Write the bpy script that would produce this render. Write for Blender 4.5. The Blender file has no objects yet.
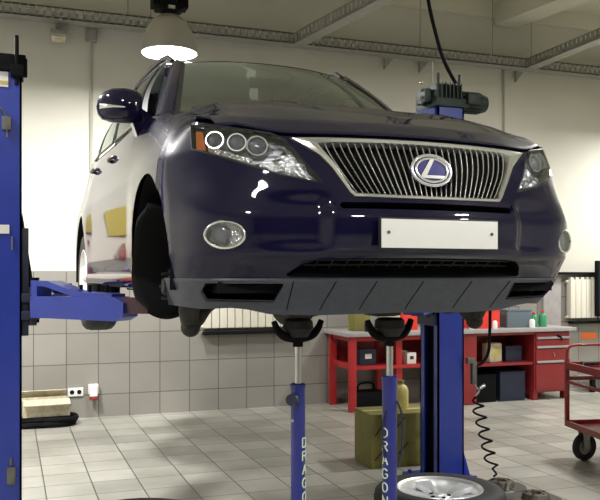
import bpy, bmesh, math, random
from mathutils import Vector, Matrix
from mathutils.geometry import delaunay_2d_cdt
random.seed(7)
PI = math.pi
R = math.radians
scene = bpy.context.scene
COL = scene.collection

# ------------------------------------------------------------------ camera, world, lights, exposure
cam_d = bpy.data.cameras.new('camera')
cam = bpy.data.objects.new('camera', cam_d)
COL.objects.link(cam)
cam.location = (0, 0, 1.44)
cam.rotation_euler = (R(90), 0, R(-20))
cam_d.sensor_width = 36.0
cam_d.lens = 48.0
cam_d.shift_y = 25.0 / 600.0
cam_d.clip_start = 0.05
scene.camera = cam

world = bpy.data.worlds.new('world')
scene.world = world
world.use_nodes = True
world.node_tree.nodes['Background'].inputs[0].default_value = (0.9, 0.93, 1.0, 1)
world.node_tree.nodes['Background'].inputs[1].default_value = 0.1


def area(name, loc, size, power, col=(1, .96, .88), rot=(0, 0, 0), spread=None, shape='DISK'):
    d = bpy.data.lights.new(name, 'AREA')
    d.energy = power
    d.size = size
    d.shape = shape
    d.color = col
    if spread:
        d.spread = spread
    o = bpy.data.objects.new(name, d)
    o.location = loc
    o.rotation_euler = rot
    COL.objects.link(o)
    return o


LAMP_Z = 3.38
# high-bay lamps of the hall (the first is the one in view, the others are out of frame, the last two added as fill)
LC = (1, .985, .95)
area('bay_or_fill_light', (1.32, 6.97, LAMP_Z + .008), .42, 60, LC)
area('bay_or_fill_light', (-.75, 6.0, LAMP_Z), .45, 145, LC)
area('bay_or_fill_light', (7.9, 7.2, LAMP_Z - .1), .45, 85, LC)
area('bay_or_fill_light', (5.2, 5.4, LAMP_Z + .4), .45, 80, LC)
area('bay_or_fill_light', (4.4, .4, LAMP_Z + .4), .45, 90, LC)
area('bay_or_fill_light', (-.9, .2, LAMP_Z + .4), .45, 60, LC)
area('bay_or_fill_light', (-1.6, 4.2, LAMP_Z + .4), .45, 60, LC)
area('bay_or_fill_light', (1.6, -2.2, LAMP_Z + .4), .45, 90, LC)  # unseen lamp added behind the camera to raise the ambient light
area('bay_or_fill_light', (6.5, -2.0, LAMP_Z + .4), .45, 80, LC)  # second unseen fill lamp, added to lift the dark areas
vs = scene.view_settings
vs.view_transform = 'Standard'
vs.look = 'None'
vs.gamma = 1.0
vs.exposure = 0.6
vs.use_curve_mapping = False

# ------------------------------------------------------------------ materials
MATS = {}


def mat(name, col, rough=.5, metal=0., coat=0., spec=.5, noise=0., nscale=8., bump=0., emit=0., trans=0., ior=1.45):
    if name in MATS:
        return MATS[name]
    m = bpy.data.materials.new(name)
    m.use_nodes = True
    nt = m.node_tree
    b = nt.nodes['Principled BSDF']
    b.inputs['Base Color'].default_value = (*col, 1)
    b.inputs['Roughness'].default_value = rough
    b.inputs['Metallic'].default_value = metal
    b.inputs['Coat Weight'].default_value = coat
    b.inputs['Coat Roughness'].default_value = .03
    b.inputs['Specular IOR Level'].default_value = spec
    b.inputs['Transmission Weight'].default_value = trans
    b.inputs['IOR'].default_value = ior
    if emit:
        b.inputs['Emission Color'].default_value = (*col, 1)
        b.inputs['Emission Strength'].default_value = emit
    if noise or bump:
        tc = nt.nodes.new('ShaderNodeTexCoord')
        n = nt.nodes.new('ShaderNodeTexNoise')
        n.inputs['Scale'].default_value = nscale
        n.inputs['Detail'].default_value = 5
        nt.links.new(tc.outputs['Object'], n.inputs['Vector'])
        if noise:
            r = nt.nodes.new('ShaderNodeValToRGB')
            r.color_ramp.elements[0].position = .3
            r.color_ramp.elements[1].position = .7
            r.color_ramp.elements[0].color = (*[c * (1 - noise) for c in col], 1)
            r.color_ramp.elements[1].color = (*[min(1, c * (1 + noise)) for c in col], 1)
            nt.links.new(n.outputs['Fac'], r.inputs['Fac'])
            nt.links.new(r.outputs['Color'], b.inputs['Base Color'])
        if bump:
            bp = nt.nodes.new('ShaderNodeBump')
            bp.inputs['Strength'].default_value = bump
            bp.inputs['Distance'].default_value = .01
            nt.links.new(n.outputs['Fac'], bp.inputs['Height'])
            nt.links.new(bp.outputs['Normal'], b.inputs['Normal'])
    MATS[name] = m
    return m


def tile_mat(name, c1, c2, mortar, size, off, axes, rough, msize=.012, dirt=.25):
    """square tiles laid in world metres; axes picks which object coordinates run along the tiles"""
    m = bpy.data.materials.new(name)
    m.use_nodes = True
    nt = m.node_tree
    N, L = nt.nodes, nt.links
    b = N['Principled BSDF']
    tc = N.new('ShaderNodeTexCoord')
    sep = N.new('ShaderNodeSeparateXYZ')
    L.new(tc.outputs['Object'], sep.inputs[0])
    comb = N.new('ShaderNodeCombineXYZ')
    for i, a in enumerate(axes):
        ad = N.new('ShaderNodeMath')
        ad.operation = 'SUBTRACT'
        ad.inputs[1].default_value = off[i]
        L.new(sep.outputs[a], ad.inputs[0])
        L.new(ad.outputs[0], comb.inputs[i])
    br = N.new('ShaderNodeTexBrick')
    br.offset = 0
    br.squash = 1
    br.inputs['Color1'].default_value = (*c1, 1)
    br.inputs['Color2'].default_value = (*c2, 1)
    br.inputs['Mortar'].default_value = (*mortar, 1)
    br.inputs['Scale'].default_value = 1
    br.inputs['Mortar Size'].default_value = msize / 2
    br.inputs['Mortar Smooth'].default_value = .3
    br.inputs['Brick Width'].default_value = size
    br.inputs['Row Height'].default_value = size
    L.new(comb.outputs[0], br.inputs['Vector'])
    n = N.new('ShaderNodeTexNoise')
    n.inputs['Scale'].default_value = 1.7
    n.inputs['Detail'].default_value = 7
    L.new(tc.outputs['Object'], n.inputs['Vector'])
    rr = N.new('ShaderNodeValToRGB')
    rr.color_ramp.elements[0].position = .3
    rr.color_ramp.elements[1].position = .65
    rr.color_ramp.elements[0].color = (1 - dirt, 1 - dirt, 1 - dirt * 1.1, 1)
    rr.color_ramp.elements[1].color = (1, 1, 1, 1)
    L.new(n.outputs['Fac'], rr.inputs['Fac'])
    mx = N.new('ShaderNodeMix')
    mx.data_type = 'RGBA'
    mx.blend_type = 'MULTIPLY'
    mx.inputs[0].default_value = 1
    L.new(br.outputs['Color'], mx.inputs[6])
    L.new(rr.outputs['Color'], mx.inputs[7])
    L.new(mx.outputs[2], b.inputs['Base Color'])
    b.inputs['Roughness'].default_value = rough
    bp = N.new('ShaderNodeBump')
    bp.inputs['Strength'].default_value = .35
    bp.inputs['Distance'].default_value = .004
    bp.invert = True
    L.new(br.outputs['Fac'], bp.inputs['Height'])
    L.new(bp.outputs['Normal'], b.inputs['Normal'])
    return m


def glass_mat(name, tint, refl=.12, rough=.02, opacity=.0):
    m = bpy.data.materials.new(name)
    m.use_nodes = True
    nt = m.node_tree
    N, L = nt.nodes, nt.links
    N.remove(N['Principled BSDF'])
    out = N['Material Output']
    tr = N.new('ShaderNodeBsdfTransparent')
    tr.inputs[0].default_value = (*tint, 1)
    gl = N.new('ShaderNodeBsdfGlossy')
    gl.inputs['Roughness'].default_value = rough
    gl.inputs['Color'].default_value = (.90, .98, .95, 1)
    fr = N.new('ShaderNodeFresnel')
    fr.inputs['IOR'].default_value = 1.5
    ad = N.new('ShaderNodeMath')
    ad.operation = 'ADD'
    ad.use_clamp = True
    ad.inputs[1].default_value = refl
    L.new(fr.outputs[0], ad.inputs[0])
    mx = N.new('ShaderNodeMixShader')
    L.new(ad.outputs[0], mx.inputs[0])
    L.new(tr.outputs[0], mx.inputs[1])
    L.new(gl.outputs[0], mx.inputs[2])
    L.new(mx.outputs[0], out.inputs['Surface'])
    return m


CREAM = mat('cream_wall_paint', (.59, .575, .50), .75, noise=.05, nscale=1.2)
CEIL = mat('ceiling_paint', (.62, .61, .50), .85, noise=.05, nscale=1.5)
WALLTILE = tile_mat('wall_tile', (.27, .255, .23), (.31, .295, .265), (.11, .105, .095), .3125, (.854, .2275), (0, 2), .35, .010, .10)
FLOORTILE = tile_mat('floor_tile', (.34, .335, .30), (.50, .49, .44), (.11, .105, .09), .3125, (.854, .09), (0, 1), .33, .011, .32)
PAINT = mat('navy_car_paint', (.0045, .0035, .024), .4, 0, .8, .05)
DARKPL = mat('charcoal_bumper_plastic', (.060, .066, .088), .42, 0, 0, .5, noise=.12, nscale=30)
BLACKPL = mat('black_plastic', (.012, .012, .014), .45)
MATTEBLACK = mat('matte_black', (.006, .006, .007), .8, spec=.15)
RUBBER = mat('tyre_rubber', (.015, .015, .016), .7, noise=.3, nscale=30, bump=.2)
CHROME = mat('chrome', (.88, .88, .86), .18, .85)
SATINCHROME = mat("satin_chrome", (.70, .70, .67), .28, .85)
SILVER = mat('silver_alloy', (.80, .81, .82), .35, .6)
WHITEPL = mat('white_plate', (.80, .80, .77), .4)
AMBER = mat('amber_reflector', (.75, .22, .06), .25)
LENSGLASS = glass_mat('lamp_lens', (.97, .98, 1.0), .03)
WINDGLASS = glass_mat('windscreen_glass', (.62, .72, .68), .17)
SIDEGLASS = glass_mat('side_window_glass', (.10, .12, .12), .12)
BLUE = mat('lift_blue_paint', (.022, .045, .34), .32, 0, .3, noise=.08, nscale=6)
JACKBLUE = mat('jack_blue_paint', (.018, .025, .20), .34, 0, .3, noise=.12, nscale=12)
STEEL = mat('bare_steel', (.55, .55, .55), .28, 1.0, noise=.1, nscale=20)
GALV = mat('galvanised_steel', (.34, .34, .31), .5, .5, noise=.12, nscale=25)
RED = mat('red_paint', (.42, .020, .022), .38, 0, .2, noise=.1, nscale=6)
DKRED = mat('deep_red_paint', (.24, .018, .020), .38, 0, .3, noise=.1, nscale=6)
GREYTOP = mat('grey_worktop', (.36, .34, .34), .45, noise=.1, nscale=10)
RADWHITE = mat('radiator_enamel', (.74, .71, .60), .4)
CARD = mat('cardboard', (.52, .44, .27), .85, noise=.1, nscale=9)
OLIVEBOX = mat('olive_carton', (.19, .175, .045), .6, noise=.12, nscale=7)
LETTER = mat('pale_lettering', (.70, .78, .62), .5)
SHADEGREY = mat('lamp_shade_grey', (.36, .34, .29), .38, .4)
LAMPWHITE = mat('lamp_glow', (1.0, .98, .93), .5, emit=6.0)
REFLWHITE = mat('reflector_white', (.85, .85, .83), .35)
CAST = mat('grey_cast_metal', (.17, .17, .155), .5, .6, noise=.3, nscale=14)
DISCSTEEL = mat('brake_disc_iron', (.10, .10, .10), .4, .6, noise=.15, nscale=20)
RUST = mat('rusty_hub_iron', (.12, .10, .085), .6, .7, noise=.4, nscale=18)
SEAT = mat('seat_leather', (.10, .09, .075), .6)
ORANGE = mat('orange_sign', (.75, .16, .03), .5)
GREENB = mat('green_bottle', (.05, .28, .13), .3)
REDB = mat('bright_red_plastic', (.75, .05, .035), .35)
TEALGREY = mat('grey_blue_plastic', (.13, .17, .20), .45)
YELLOWISH = mat('yellow_canister', (.55, .47, .16), .45, noise=.15, nscale=14)
CREAMBOX = mat('cream_box', (.55, .50, .36), .6, noise=.25, nscale=16)
NAVYPL = mat('dark_navy_plastic', (.02, .025, .05), .4)
MAROON = mat('maroon_primer', (.06, .025, .035), .5)
EMBLUE = mat('emblem_blue', (.06, .06, .22), .2, .3, 1.0)
DARKGREEN = mat('motor_green', (.030, .042, .036), .5, .2, noise=.25, nscale=20)


# ------------------------------------------------------------------ mesh builder
class MB:
    def __init__(s):
        s.v = []
        s.f = []
        s.mi = []

    def add(s, verts, faces, m=0, M=None):
        b = len(s.v)
        for p in verts:
            p = Vector(p)
            s.v.append(M @ p if M is not None else p)
        for f in faces:
            s.f.append([b + i for i in f])
            s.mi.append(m)
        return s

    def box(s, c, d, rot=0, m=0, bev=0.0, M=None):
        """box centred on c with sizes d; bev chamfers all edges"""
        bm = bmesh.new()
        bmesh.ops.create_cube(bm, size=1)
        bmesh.ops.scale(bm, vec=d, verts=bm.verts)
        if bev:
            bmesh.ops.bevel(bm, geom=bm.edges[:], offset=bev, segments=2, affect='EDGES', profile=.7)
        T = Matrix.Translation(c) @ (rot if isinstance(rot, Matrix) else Matrix.Rotation(rot, 4, 'Z'))
        if M is not None:
            T = M @ T
        bm.verts.index_update()
        s.add([T @ v.co for v in bm.verts], [[v.index for v in f.verts] for f in bm.faces], m)
        bm.free()
        return s

    def tube(s, path, r, seg=10, m=0, cap=True, M=None, closed=False):
        P = [Vector(p) for p in path]
        n = len(P)
        rs = r if isinstance(r, (list, tuple)) else [r] * n
        vs_, up = [], None
        for i in range(n):
            if closed:
                t = (P[(i + 1) % n] - P[i - 1]).normalized()
            else:
                t = (P[min(i + 1, n - 1)] - P[max(i - 1, 0)]).normalized()
            if up is None:
                up = Vector((0, 0, 1)) if abs(t.z) < .9 else Vector((1, 0, 0))
            a = (up - t * up.dot(t))
            if a.length < 1e-6:
                a = t.orthogonal()
            a.normalize()
            up = a
            b = t.cross(a)
            for k in range(seg):
                q = 2 * PI * k / seg
                vs_.append(P[i] + (a * math.cos(q) + b * math.sin(q)) * rs[i])
        fs = []
        rng = n if closed else n - 1
        for i in range(rng):
            j = (i + 1) % n
            for k in range(seg):
                k2 = (k + 1) % seg
                fs.append([i * seg + k, i * seg + k2, j * seg + k2, j * seg + k])
        if cap and not closed:
            fs.append(list(range(seg))[::-1])
            fs.append([(n - 1) * seg + k for k in range(seg)])
        return s.add(vs_, fs, m, M)

    def cyl(s, p0, p1, r, seg=20, m=0, M=None):
        return s.tube([p0, p1], r, seg, m, True, M)

    def lathe(s, prof, seg=32, m=0, M=None, closed=False):
        """prof: list of (radius, z) turned about local z"""
        vs_ = []
        n = len(prof)
        for (r, z) in prof:
            for k in range(seg):
                q = 2 * PI * k / seg
                vs_.append((r * math.cos(q), r * math.sin(q), z))
        fs = []
        for i in range(n if closed else n - 1):
            j = (i + 1) % n
            for k in range(seg):
                k2 = (k + 1) % seg
                fs.append([i * seg + k, i * seg + k2, j * seg + k2, j * seg + k])
        return s.add(vs_, fs, m, M)

    def disc(s, r, z=0, seg=32, m=0, M=None):
        return s.add([(r * math.cos(2 * PI * k / seg), r * math.sin(2 * PI * k / seg), z) for k in range(seg)], [list(range(seg))], m, M)

    def sphere(s, c, r, seg=14, m=0, sc=(1, 1, 1), M=None):
        prof = [(max(1e-4, r * math.sin(PI * i / 8)), -r * math.cos(PI * i / 8)) for i in range(9)]
        T = Matrix.Translation(c) @ Matrix.Diagonal((*sc, 1))
        return s.lathe(prof, seg, m, (M @ T) if M is not None else T)

    def prism(s, poly, z0, z1, m=0, M=None):
        n = len(poly)
        vs_ = [(x, y, z0) for x, y in poly] + [(x, y, z1) for x, y in poly]
        fs = [list(range(n))[::-1], [n + i for i in range(n)]]
        for i in range(n):
            j = (i + 1) % n
            fs.append([i, j, n + j, n + i])
        return s.add(vs_, fs, m, M)

    def grid(s, rows, m=0, flip=False):
        n, k = len(rows), len(rows[0])
        vs_ = [p for r_ in rows for p in r_]
        fs = []
        for i in range(n - 1):
            for j in range(k - 1):
                q = [i * k + j, i * k + j + 1, (i + 1) * k + j + 1, (i + 1) * k + j]
                fs.append(q[::-1] if flip else q)
        return s.add(vs_, fs, m)

    def build(s, name, mats, parent=None, smooth=True, angle=40, recalc=True, weld=0.0):
        me = bpy.data.meshes.new(name)
        me.from_pydata([tuple(v) for v in s.v], [], s.f)
        me.polygons.foreach_set('material_index', s.mi)
        bm = bmesh.new()
        bm.from_mesh(me)
        if weld:
            bmesh.ops.remove_doubles(bm, verts=bm.verts, dist=weld)
        if recalc:
            bmesh.ops.recalc_face_normals(bm, faces=bm.faces)
        bm.to_mesh(me)
        bm.free()
        for m in (mats if isinstance(mats, (list, tuple)) else [mats]):
            me.materials.append(m)
        if smooth:
            me.polygons.foreach_set('use_smooth', [True] * len(me.polygons))
            me.set_sharp_from_angle(angle=R(angle))
        me.update()
        o = bpy.data.objects.new(name, me)
        COL.objects.link(o)
        if parent is not None:
            o.parent = parent
        return o


def tag(o, label, cat, group=None, kind=None):
    if label:
        o['label'] = label
    if cat:
        o['category'] = cat
    if group:
        o['group'] = group
    if kind:
        o['kind'] = kind
    return o


def thing(name, label, cat, loc=(0, 0, 0), rz=0., group=None):
    o = bpy.data.objects.new(name, None)
    COL.objects.link(o)
    o.location = loc
    o.rotation_euler = (0, 0, rz)
    o.empty_display_size = .1
    return tag(o, label, cat, group)


def struct(name, mb, m, parent=None, **k):
    o = mb.build(name, m, parent, smooth=False, **k)
    o['kind'] = 'structure'
    return o


def copy_tree(o, parent=None):
    c = o.copy()
    COL.objects.link(c)
    if parent is not None:
        c.parent = parent
    for ch in list(o.children):
        copy_tree(ch, c)
    return c


def lerp(a, b, t):
    return a + (b - a) * t


def interp(x, xs, ys):
    if x <= xs[0]:
        return ys[0]
    for i in range(len(xs) - 1):
        if x <= xs[i + 1]:
            return lerp(ys[i], ys[i + 1], (x - xs[i]) / (xs[i + 1] - xs[i]))
    return ys[-1]


def sstep(a, b, x):
    t = min(1, max(0, (x - a) / (b - a)))
    return t * t * (3 - 2 * t)


def catmull(pts, n=8, closed=False):
    P = [Vector(p) for p in pts]
    N = len(P)
    out = []
    for i in range(N if closed else N - 1):
        if closed:
            p0, p1, p2, p3 = P[i - 1], P[i], P[(i + 1) % N], P[(i + 2) % N]
        else:
            p0, p1, p2, p3 = P[max(i - 1, 0)], P[i], P[i + 1], P[min(i + 2, N - 1)]
        for k in range(n):
            t = k / n
            out.append(.5 * ((2 * p1) + (p2 - p0) * t + (2 * p0 - 5 * p1 + 4 * p2 - p3) * t * t + (3 * p1 - p0 - 3 * p2 + p3) * t ** 3))
    if not closed:
        out.append(P[-1])
    return out


# ------------------------------------------------------------------ room
YW = 8.34
XL, XR, YF, ZC = -3.6, 9.6, -7.2, 4.75
struct('floor', MB().box(((XL + XR) / 2, (YF + YW) / 2, -.05), (XR - XL + .4, YW - YF + .4, .1)), FLOORTILE)
struct('ceiling', MB().box(((XL + XR) / 2, (YF + YW) / 2, ZC + .05), (XR - XL + .4, YW - YF + .4, .1)), CEIL)
wb = struct('wall_back', MB().box(((XL + XR) / 2, YW + .10, ZC / 2), (XR - XL, .2, ZC)), CREAM)
struct('tile_wainscot', MB().box(((XL + XR) / 2, YW - .006, .739), (XR - XL, .012, 1.478)), WALLTILE, wb)
struct('wall_left', MB().box((XL - .1, (YF + YW) / 2, ZC / 2), (.2, YW - YF, ZC)), CREAM)
struct('wall_right', MB().box((XR + .1, (YF + YW) / 2, ZC / 2), (.2, YW - YF, ZC)), CREAM)
struct('wall_front', MB().box(((XL + XR) / 2, YF - .1, ZC / 2), (XR - XL, .2, ZC)), mat('darkened_unseen_wall', (.05, .05, .05), .7))  # unseen wall, coloured dark so the car paint reflects less
mb = MB().box((6.15, 5.4, ZC - .14), (.34, 5.9, .28), rot=R(9))
struct('trim_1', mb, CEIL)
mb = MB().box((2.6, YW - .03, ZC - .10), (12, .06, .2))
struct('trim_2', mb, CEIL)


# ------------------------------------------------------------------ the car
CAR_LIFT = 1.12
YAW = R(1.436)
car = thing('car', 'dark navy blue SUV raised on the blue lift, front wheels removed', 'car', (1.54, 2.646, CAR_LIFT), YAW)
Y0 = ([.15, .17, .21, .285, .31, .36, .40, .475, .535, .56, .60, .62, .725, .82, .87, .95, 1.1], [.39, .37, .335, .255, .235, .15, .06, .045, .043, .050, .070, .074, .105, .147, .175, .23, .33])
WW = ([.15, .22, .30, .40, .55, .70, .80, .90, 1.0, 1.1, 1.2], [.86, .90, .925, .935, .94, .938, .93, .905, .885, .865, .85])
YS = .68


def halfw(z):
    return interp(z, *WW)


def y0f(z):
    # light smoothing of the key profile
    return (interp(z - .02, *Y0) + 2 * interp(z, *Y0) + interp(z + .02, *Y0)) / 4


def front(x, z):
    x = abs(x)
    y0 = y0f(z)
    W = halfw(z)
    q = min(1, x / W)
    up = y0 + (YS - y0) * (1 - math.sqrt(max(0, 1 - q ** 2.4)))
    kb = lerp(.17, .33, sstep(.30, .43, z))
    bow = kb * x * x
    lo = y0 + bow + (YS - y0 - kb * W * W) * (1 - math.sqrt(max(0, 1 - q ** 14)))
    # the centre block stands a little proud of the corner pockets
    lo += .026 * sstep(.395, .46, x) * sstep(.72, .50, x) * sstep(.39, .45, z) * sstep(.64, .57, z)
    w = sstep(.58, .75, z)
    return lerp(lo, up, w)


def fnormal(x, z):
    e = .004
    dx = (front(x + e, z) - front(x - e, z)) / (2 * e)
    dz = (front(x, z + e) - front(x, z - e)) / (2 * e)
    n = Vector((dx, -1, dz))
    return n.normalized()


def fpt(x, z, off=0.):
    """point on the nose surface, pushed outward by off"""
    p = Vector((x, front(x, z), z))
    return p + fnormal(x, z) * off if off else p


ZTX = ([0, .50, .56, .62, .70, .78, .84, .88, .94], [.850, .846, .850, .862, .886, .905, .922, .932, .955])
ZTY = ([.68, .9, 1.2, 1.45, 1.7, 2.5, 3.4, 4.0, 4.4], [.985, 1.045, 1.105, 1.135, 1.145, 1.165, 1.20, 1.23, 1.24])


def plan_arc(z, n=90):
    """nose plan curve at one height resampled by length, centre to the flank"""
    W = halfw(z)
    pts = []
    for i in range(261):
        x = W * math.sin(i / 260 * PI / 2)
        pts.append((x, front(x, z)))
    L = [0]
    for i in range(260):
        L.append(L[-1] + math.hypot(pts[i + 1][0] - pts[i][0], pts[i + 1][1] - pts[i][1]))
    out = []
    k = 0
    for i in range(n + 1):
        s_ = L[-1] * i / n
        while k < 259 and L[k + 1] < s_:
            k += 1
        t = (s_ - L[k]) / max(1e-9, L[k + 1] - L[k])
        out.append((lerp(pts[k][0], pts[k + 1][0], t), lerp(pts[k][1], pts[k + 1][1], t)))
    return out


def shell_half():
    NV = 56
    NA = 110
    ref = plan_arc(.87, NA)
    sides = [.68 + i * .026 for i in range(1, 135)]     # to y ~ 4.19
    sides = [y for y in sides if y < 4.15] + [4.15]
    rearN = 26
    cols = []
    for v in range(NV + 1):
        row = []
        t = v / NV
        cache = {}
        for i in range(NA + 1):
            zt = interp(ref[i][0], *ZTX)
            if i > NA * .93:
                zt = lerp(zt, .985, sstep(NA * .93, NA, i))
            z = lerp(.305, zt, t)
            key = round(z, 4)
            if key not in cache:
                cache[key] = plan_arc(z, NA)
            x, y = cache[key][i]
            a = i / NA
            # the wing rolls inward towards the bonnet
            cap = sstep(.80, 1, a) * (1 - math.sqrt(max(0, 1 - (max(0, t - .72) / .28) ** 2))) * .105
            row.append(Vector((x - cap, y + cap * .1, z)))
        for y in sides:
            zt = interp(y, *ZTY)
            z = lerp(.305, zt, t)
            W = halfw(min(z, .55 + (z - .55) * 1.0))
            door = sstep(1.30, 1.6, y) * sstep(3.3, 3.0, y)
            W -= .012 * door * math.exp(-((z - .60) / .16) ** 2)
            W -= .03 * sstep(.42, .305, z) * door
            W += .012 * (math.exp(-((y - .98) / .42) ** 2) + math.exp(-((y - 3.69) / .45) ** 2)) * math.exp(-((z - .72) / .2) ** 2)
            W -= .05 * sstep(3.3, 4.15, y) * (0.4 + .6 * t)
            xt = interp(y, [.68, 1.0, 1.45, 1.7, 4.15], [.80, .785, .80, .835, .79])
            cap = max(0, halfw(zt) - .05 * sstep(3.3, 4.15, y) * (0.4 + .6 * t) - xt) * (1 - math.sqrt(max(0, 1 - (max(0, t - .72) / .28) ** 2)))
            row.append(Vector((W - cap, y, z)))
        last = row[-1].copy()
        yr = lerp(4.72, 4.60, t)
        for k in range(1, rearN + 1):
            q = k / rearN * PI / 2
            row.append(Vector((last.x * math.cos(q) ** .55 if k < rearN else 0, last.y + (yr - last.y) * math.sin(q) ** .7, last.z)))
        cols.append(row)
    return cols


HEAD = [(.851, .915), (.853, .87), (.857, .812), (.818, .792), (.712, .744), (.585, .696), (.438, .664), (.455, .69), (.490, .735), (.524, .792), (.556, .838), (.598, .861), (.696, .881), (.776, .898)]
GRILLE_OUT = [(0, .845), (.30, .842), (.535, .840), (.487, .806), (.437, .770), (.402, .725), (.367, .672), (.337, .626), (.322, .614), (.16, .611), (0, .610)]
GRILLE_IN = [(0, .826), (.30, .822), (.424, .816), (.390, .752), (.356, .695), (.334, .648), (.315, .630), (.16, .626), (0, .625)]
INTAKE = [(0, .384), (.40, .381), (.455, .374), (.50, .355), (.535, .322), (.525, .315), (.38, .313), (0, .312)]
SLIT = [(0, .593), (.372, .592), (.385, .580), (.372, .568), (0, .568)]
VENT = [(.535, .286), (.820, .288), (.826, .262), (.80, .226), (.548, .220)]
FOGC, FOGR = (.779, .470), (.066, .050)
FOG = [(FOGC[0] + FOGR[0] * math.cos(i * PI / 16), FOGC[1] + FOGR[1] * math.sin(i * PI / 16)) for i in range(32)]


def mirror_poly(h):
    """half outline (x>=0, both ends on the centre line) to a full closed one"""
    return h + [(-x, z) for x, z in h[::-1] if abs(x) > 1e-6]


def inside(p, poly):
    c = False
    n = len(poly)
    for i in range(n):
        x1, y1 = poly[i]
        x2, y2 = poly[i - 1]
        if (y1 > p[1]) != (y2 > p[1]) and p[0] < (x2 - x1) * (p[1] - y1) / (y2 - y1) + x1:
            c = not c
    return c


def nearest(p, poly):
    best, bq = 1e9, p
    n = len(poly)
    for i in range(n):
        ax, ay = poly[i - 1]
        bx, by = poly[i]
        dx, dy = bx - ax, by - ay
        t = max(0, min(1, ((p[0] - ax) * dx + (p[1] - ay) * dy) / (dx * dx + dy * dy + 1e-12)))
        q = (ax + dx * t, ay + dy * t)
        d = (q[0] - p[0]) ** 2 + (q[1] - p[1]) ** 2
        if d < best:
            best, bq = d, q
    return bq


def cut_nose(me_obj, polys, ymax=.75):
    """opens lamp, grille and intake holes in a nose mesh and pulls the hole edge onto the outline"""
    bm = bmesh.new()
    bm.from_mesh(me_obj.data)
    for poly in polys:
        x0, x1 = min(p[0] for p in poly) - .02, max(p[0] for p in poly) + .02
        z0, z1 = min(p[1] for p in poly) - .02, max(p[1] for p in poly) + .02
        kill = []
        for f in bm.faces:
            c = f.calc_center_median()
            if x0 < c.x < x1 and z0 < c.z < z1 and c.y < ymax and inside((c.x, c.z), poly):
                kill.append(f)
        touched = {v for f in kill for v in f.verts}
        bmesh.ops.delete(bm, geom=kill, context='FACES')
        for v in touched:
            if v.is_valid and v.is_boundary and v.co.y < ymax:
                q = nearest((v.co.x, v.co.z), poly)
                dy = v.co.y - front(v.co.x, v.co.z)
                v.co = Vector((q[0], front(*q) + dy, q[1]))
    bm.to_mesh(me_obj.data)
    bm.free()


def cut_arch(o, cy, cz, r, xmin=.55):
    bm = bmesh.new()
    bm.from_mesh(o.data)
    kill = [f for f in bm.faces if abs(f.calc_center_median().x) > xmin and math.hypot(f.calc_center_median().y - cy, f.calc_center_median().z - cz) < r]
    touched = {v for f in kill for v in f.verts}
    bmesh.ops.delete(bm, geom=kill, context='FACES')
    for v in touched:
        if v.is_valid and v.is_boundary:
            d = Vector((v.co.y - cy, v.co.z - cz))
            if abs(v.co.z - .305) < .004:
                v.co.y = cy + math.copysign(math.sqrt(r * r - (v.co.z - cz) ** 2), d.x)
            elif d.length > 1e-5:
                d.normalize()
                v.co.y, v.co.z = cy + d.x * r, cz + d.y * r
    bm.to_mesh(o.data)
    bm.free()


def resample(poly, step):
    out = []
    n = len(poly)
    for i in range(n):
        a, b = poly[i], poly[(i + 1) % n]
        L = math.hypot(b[0] - a[0], b[1] - a[1])
        k = max(1, int(L / step))
        for j in range(k):
            out.append((lerp(a[0], b[0], j / k), lerp(a[1], b[1], j / k)))
    return out


def tri_fill(poly, step):
    """triangulate an outline with interior points so that it can follow a curved surface"""
    P = [Vector(p) for p in poly]
    n = len(P)
    x0, x1 = min(p.x for p in P), max(p.x for p in P)
    z0, z1 = min(p.y for p in P), max(p.y for p in P)
    pts = list(P)
    nx, nz = int((x1 - x0) / step) + 1, int((z1 - z0) / step) + 1
    for i in range(nx):
        for j in range(nz):
            p = (x0 + (i + .5) * step, z0 + (j + .5) * step)
            if inside(p, poly):
                q = nearest(p, poly)
                if math.hypot(q[0] - p[0], q[1] - p[1]) > step * .45:
                    pts.append(Vector(p))
    res = delaunay_2d_cdt(pts, [(i, (i + 1) % n) for i in range(n)], [], 1, 1e-6)
    return [tuple(v) for v in res[0]], [list(f) for f in res[2]]


def nose_patch(mb, poly, off, step=.02, m=0, mapf=None):
    poly = resample(poly, step)
    V, F = tri_fill(poly, step)
    mapf = mapf or (lambda x, z: fpt(x, z, off))
    mb.add([mapf(x, z) for x, z in V], F, m)
    return mb


def nose_skirt(mb, poly, off0, off1, m=0, step=.02, shrink=1.0, map1=None):
    poly = resample(poly, step)
    cx = sum(p[0] for p in poly) / len(poly)
    cz = sum(p[1] for p in poly) / len(poly)
    a = [fpt(x, z, off0) for x, z in poly]
    if map1:
        b = [map1(x, z) for x, z in poly]
    else:
        b = [fpt(cx + (x - cx) * shrink, cz + (z - cz) * shrink, off1) for x, z in poly]
    a.append(a[0])
    b.append(b[0])
    mb.grid([a, b], m)
    return mb


def rim_tube(mb, poly, off, r, m=0, closed=True, step=.015, seg=8):
    p = resample(poly, step)
    mb.tube([fpt(x, z, off) for x, z in p], r, seg, m, closed=closed)
    return mb


def mir(poly):
    return [(-x, z) for x, z in poly]


# --- painted shell
H = shell_half()
mb = MB()
mb.grid(H)
mb.grid([[Vector((-p.x, p.y, p.z)) for p in r_] for r_ in H], flip=True)
body = mb.build('body_shell', PAINT, car, weld=.0008, angle=50)
G_OUT = mirror_poly(GRILLE_OUT)
G_IN = mirror_poly(GRILLE_IN)
S_FULL = mirror_poly(SLIT)
I_FULL = mirror_poly(INTAKE)
cut_nose(body, [HEAD, mir(HEAD), G_OUT, S_FULL, I_FULL, FOG, mir(FOG)])
cut_arch(body, .965, .355, .415)
cut_arch(body, 3.69, .37, .40)

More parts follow.
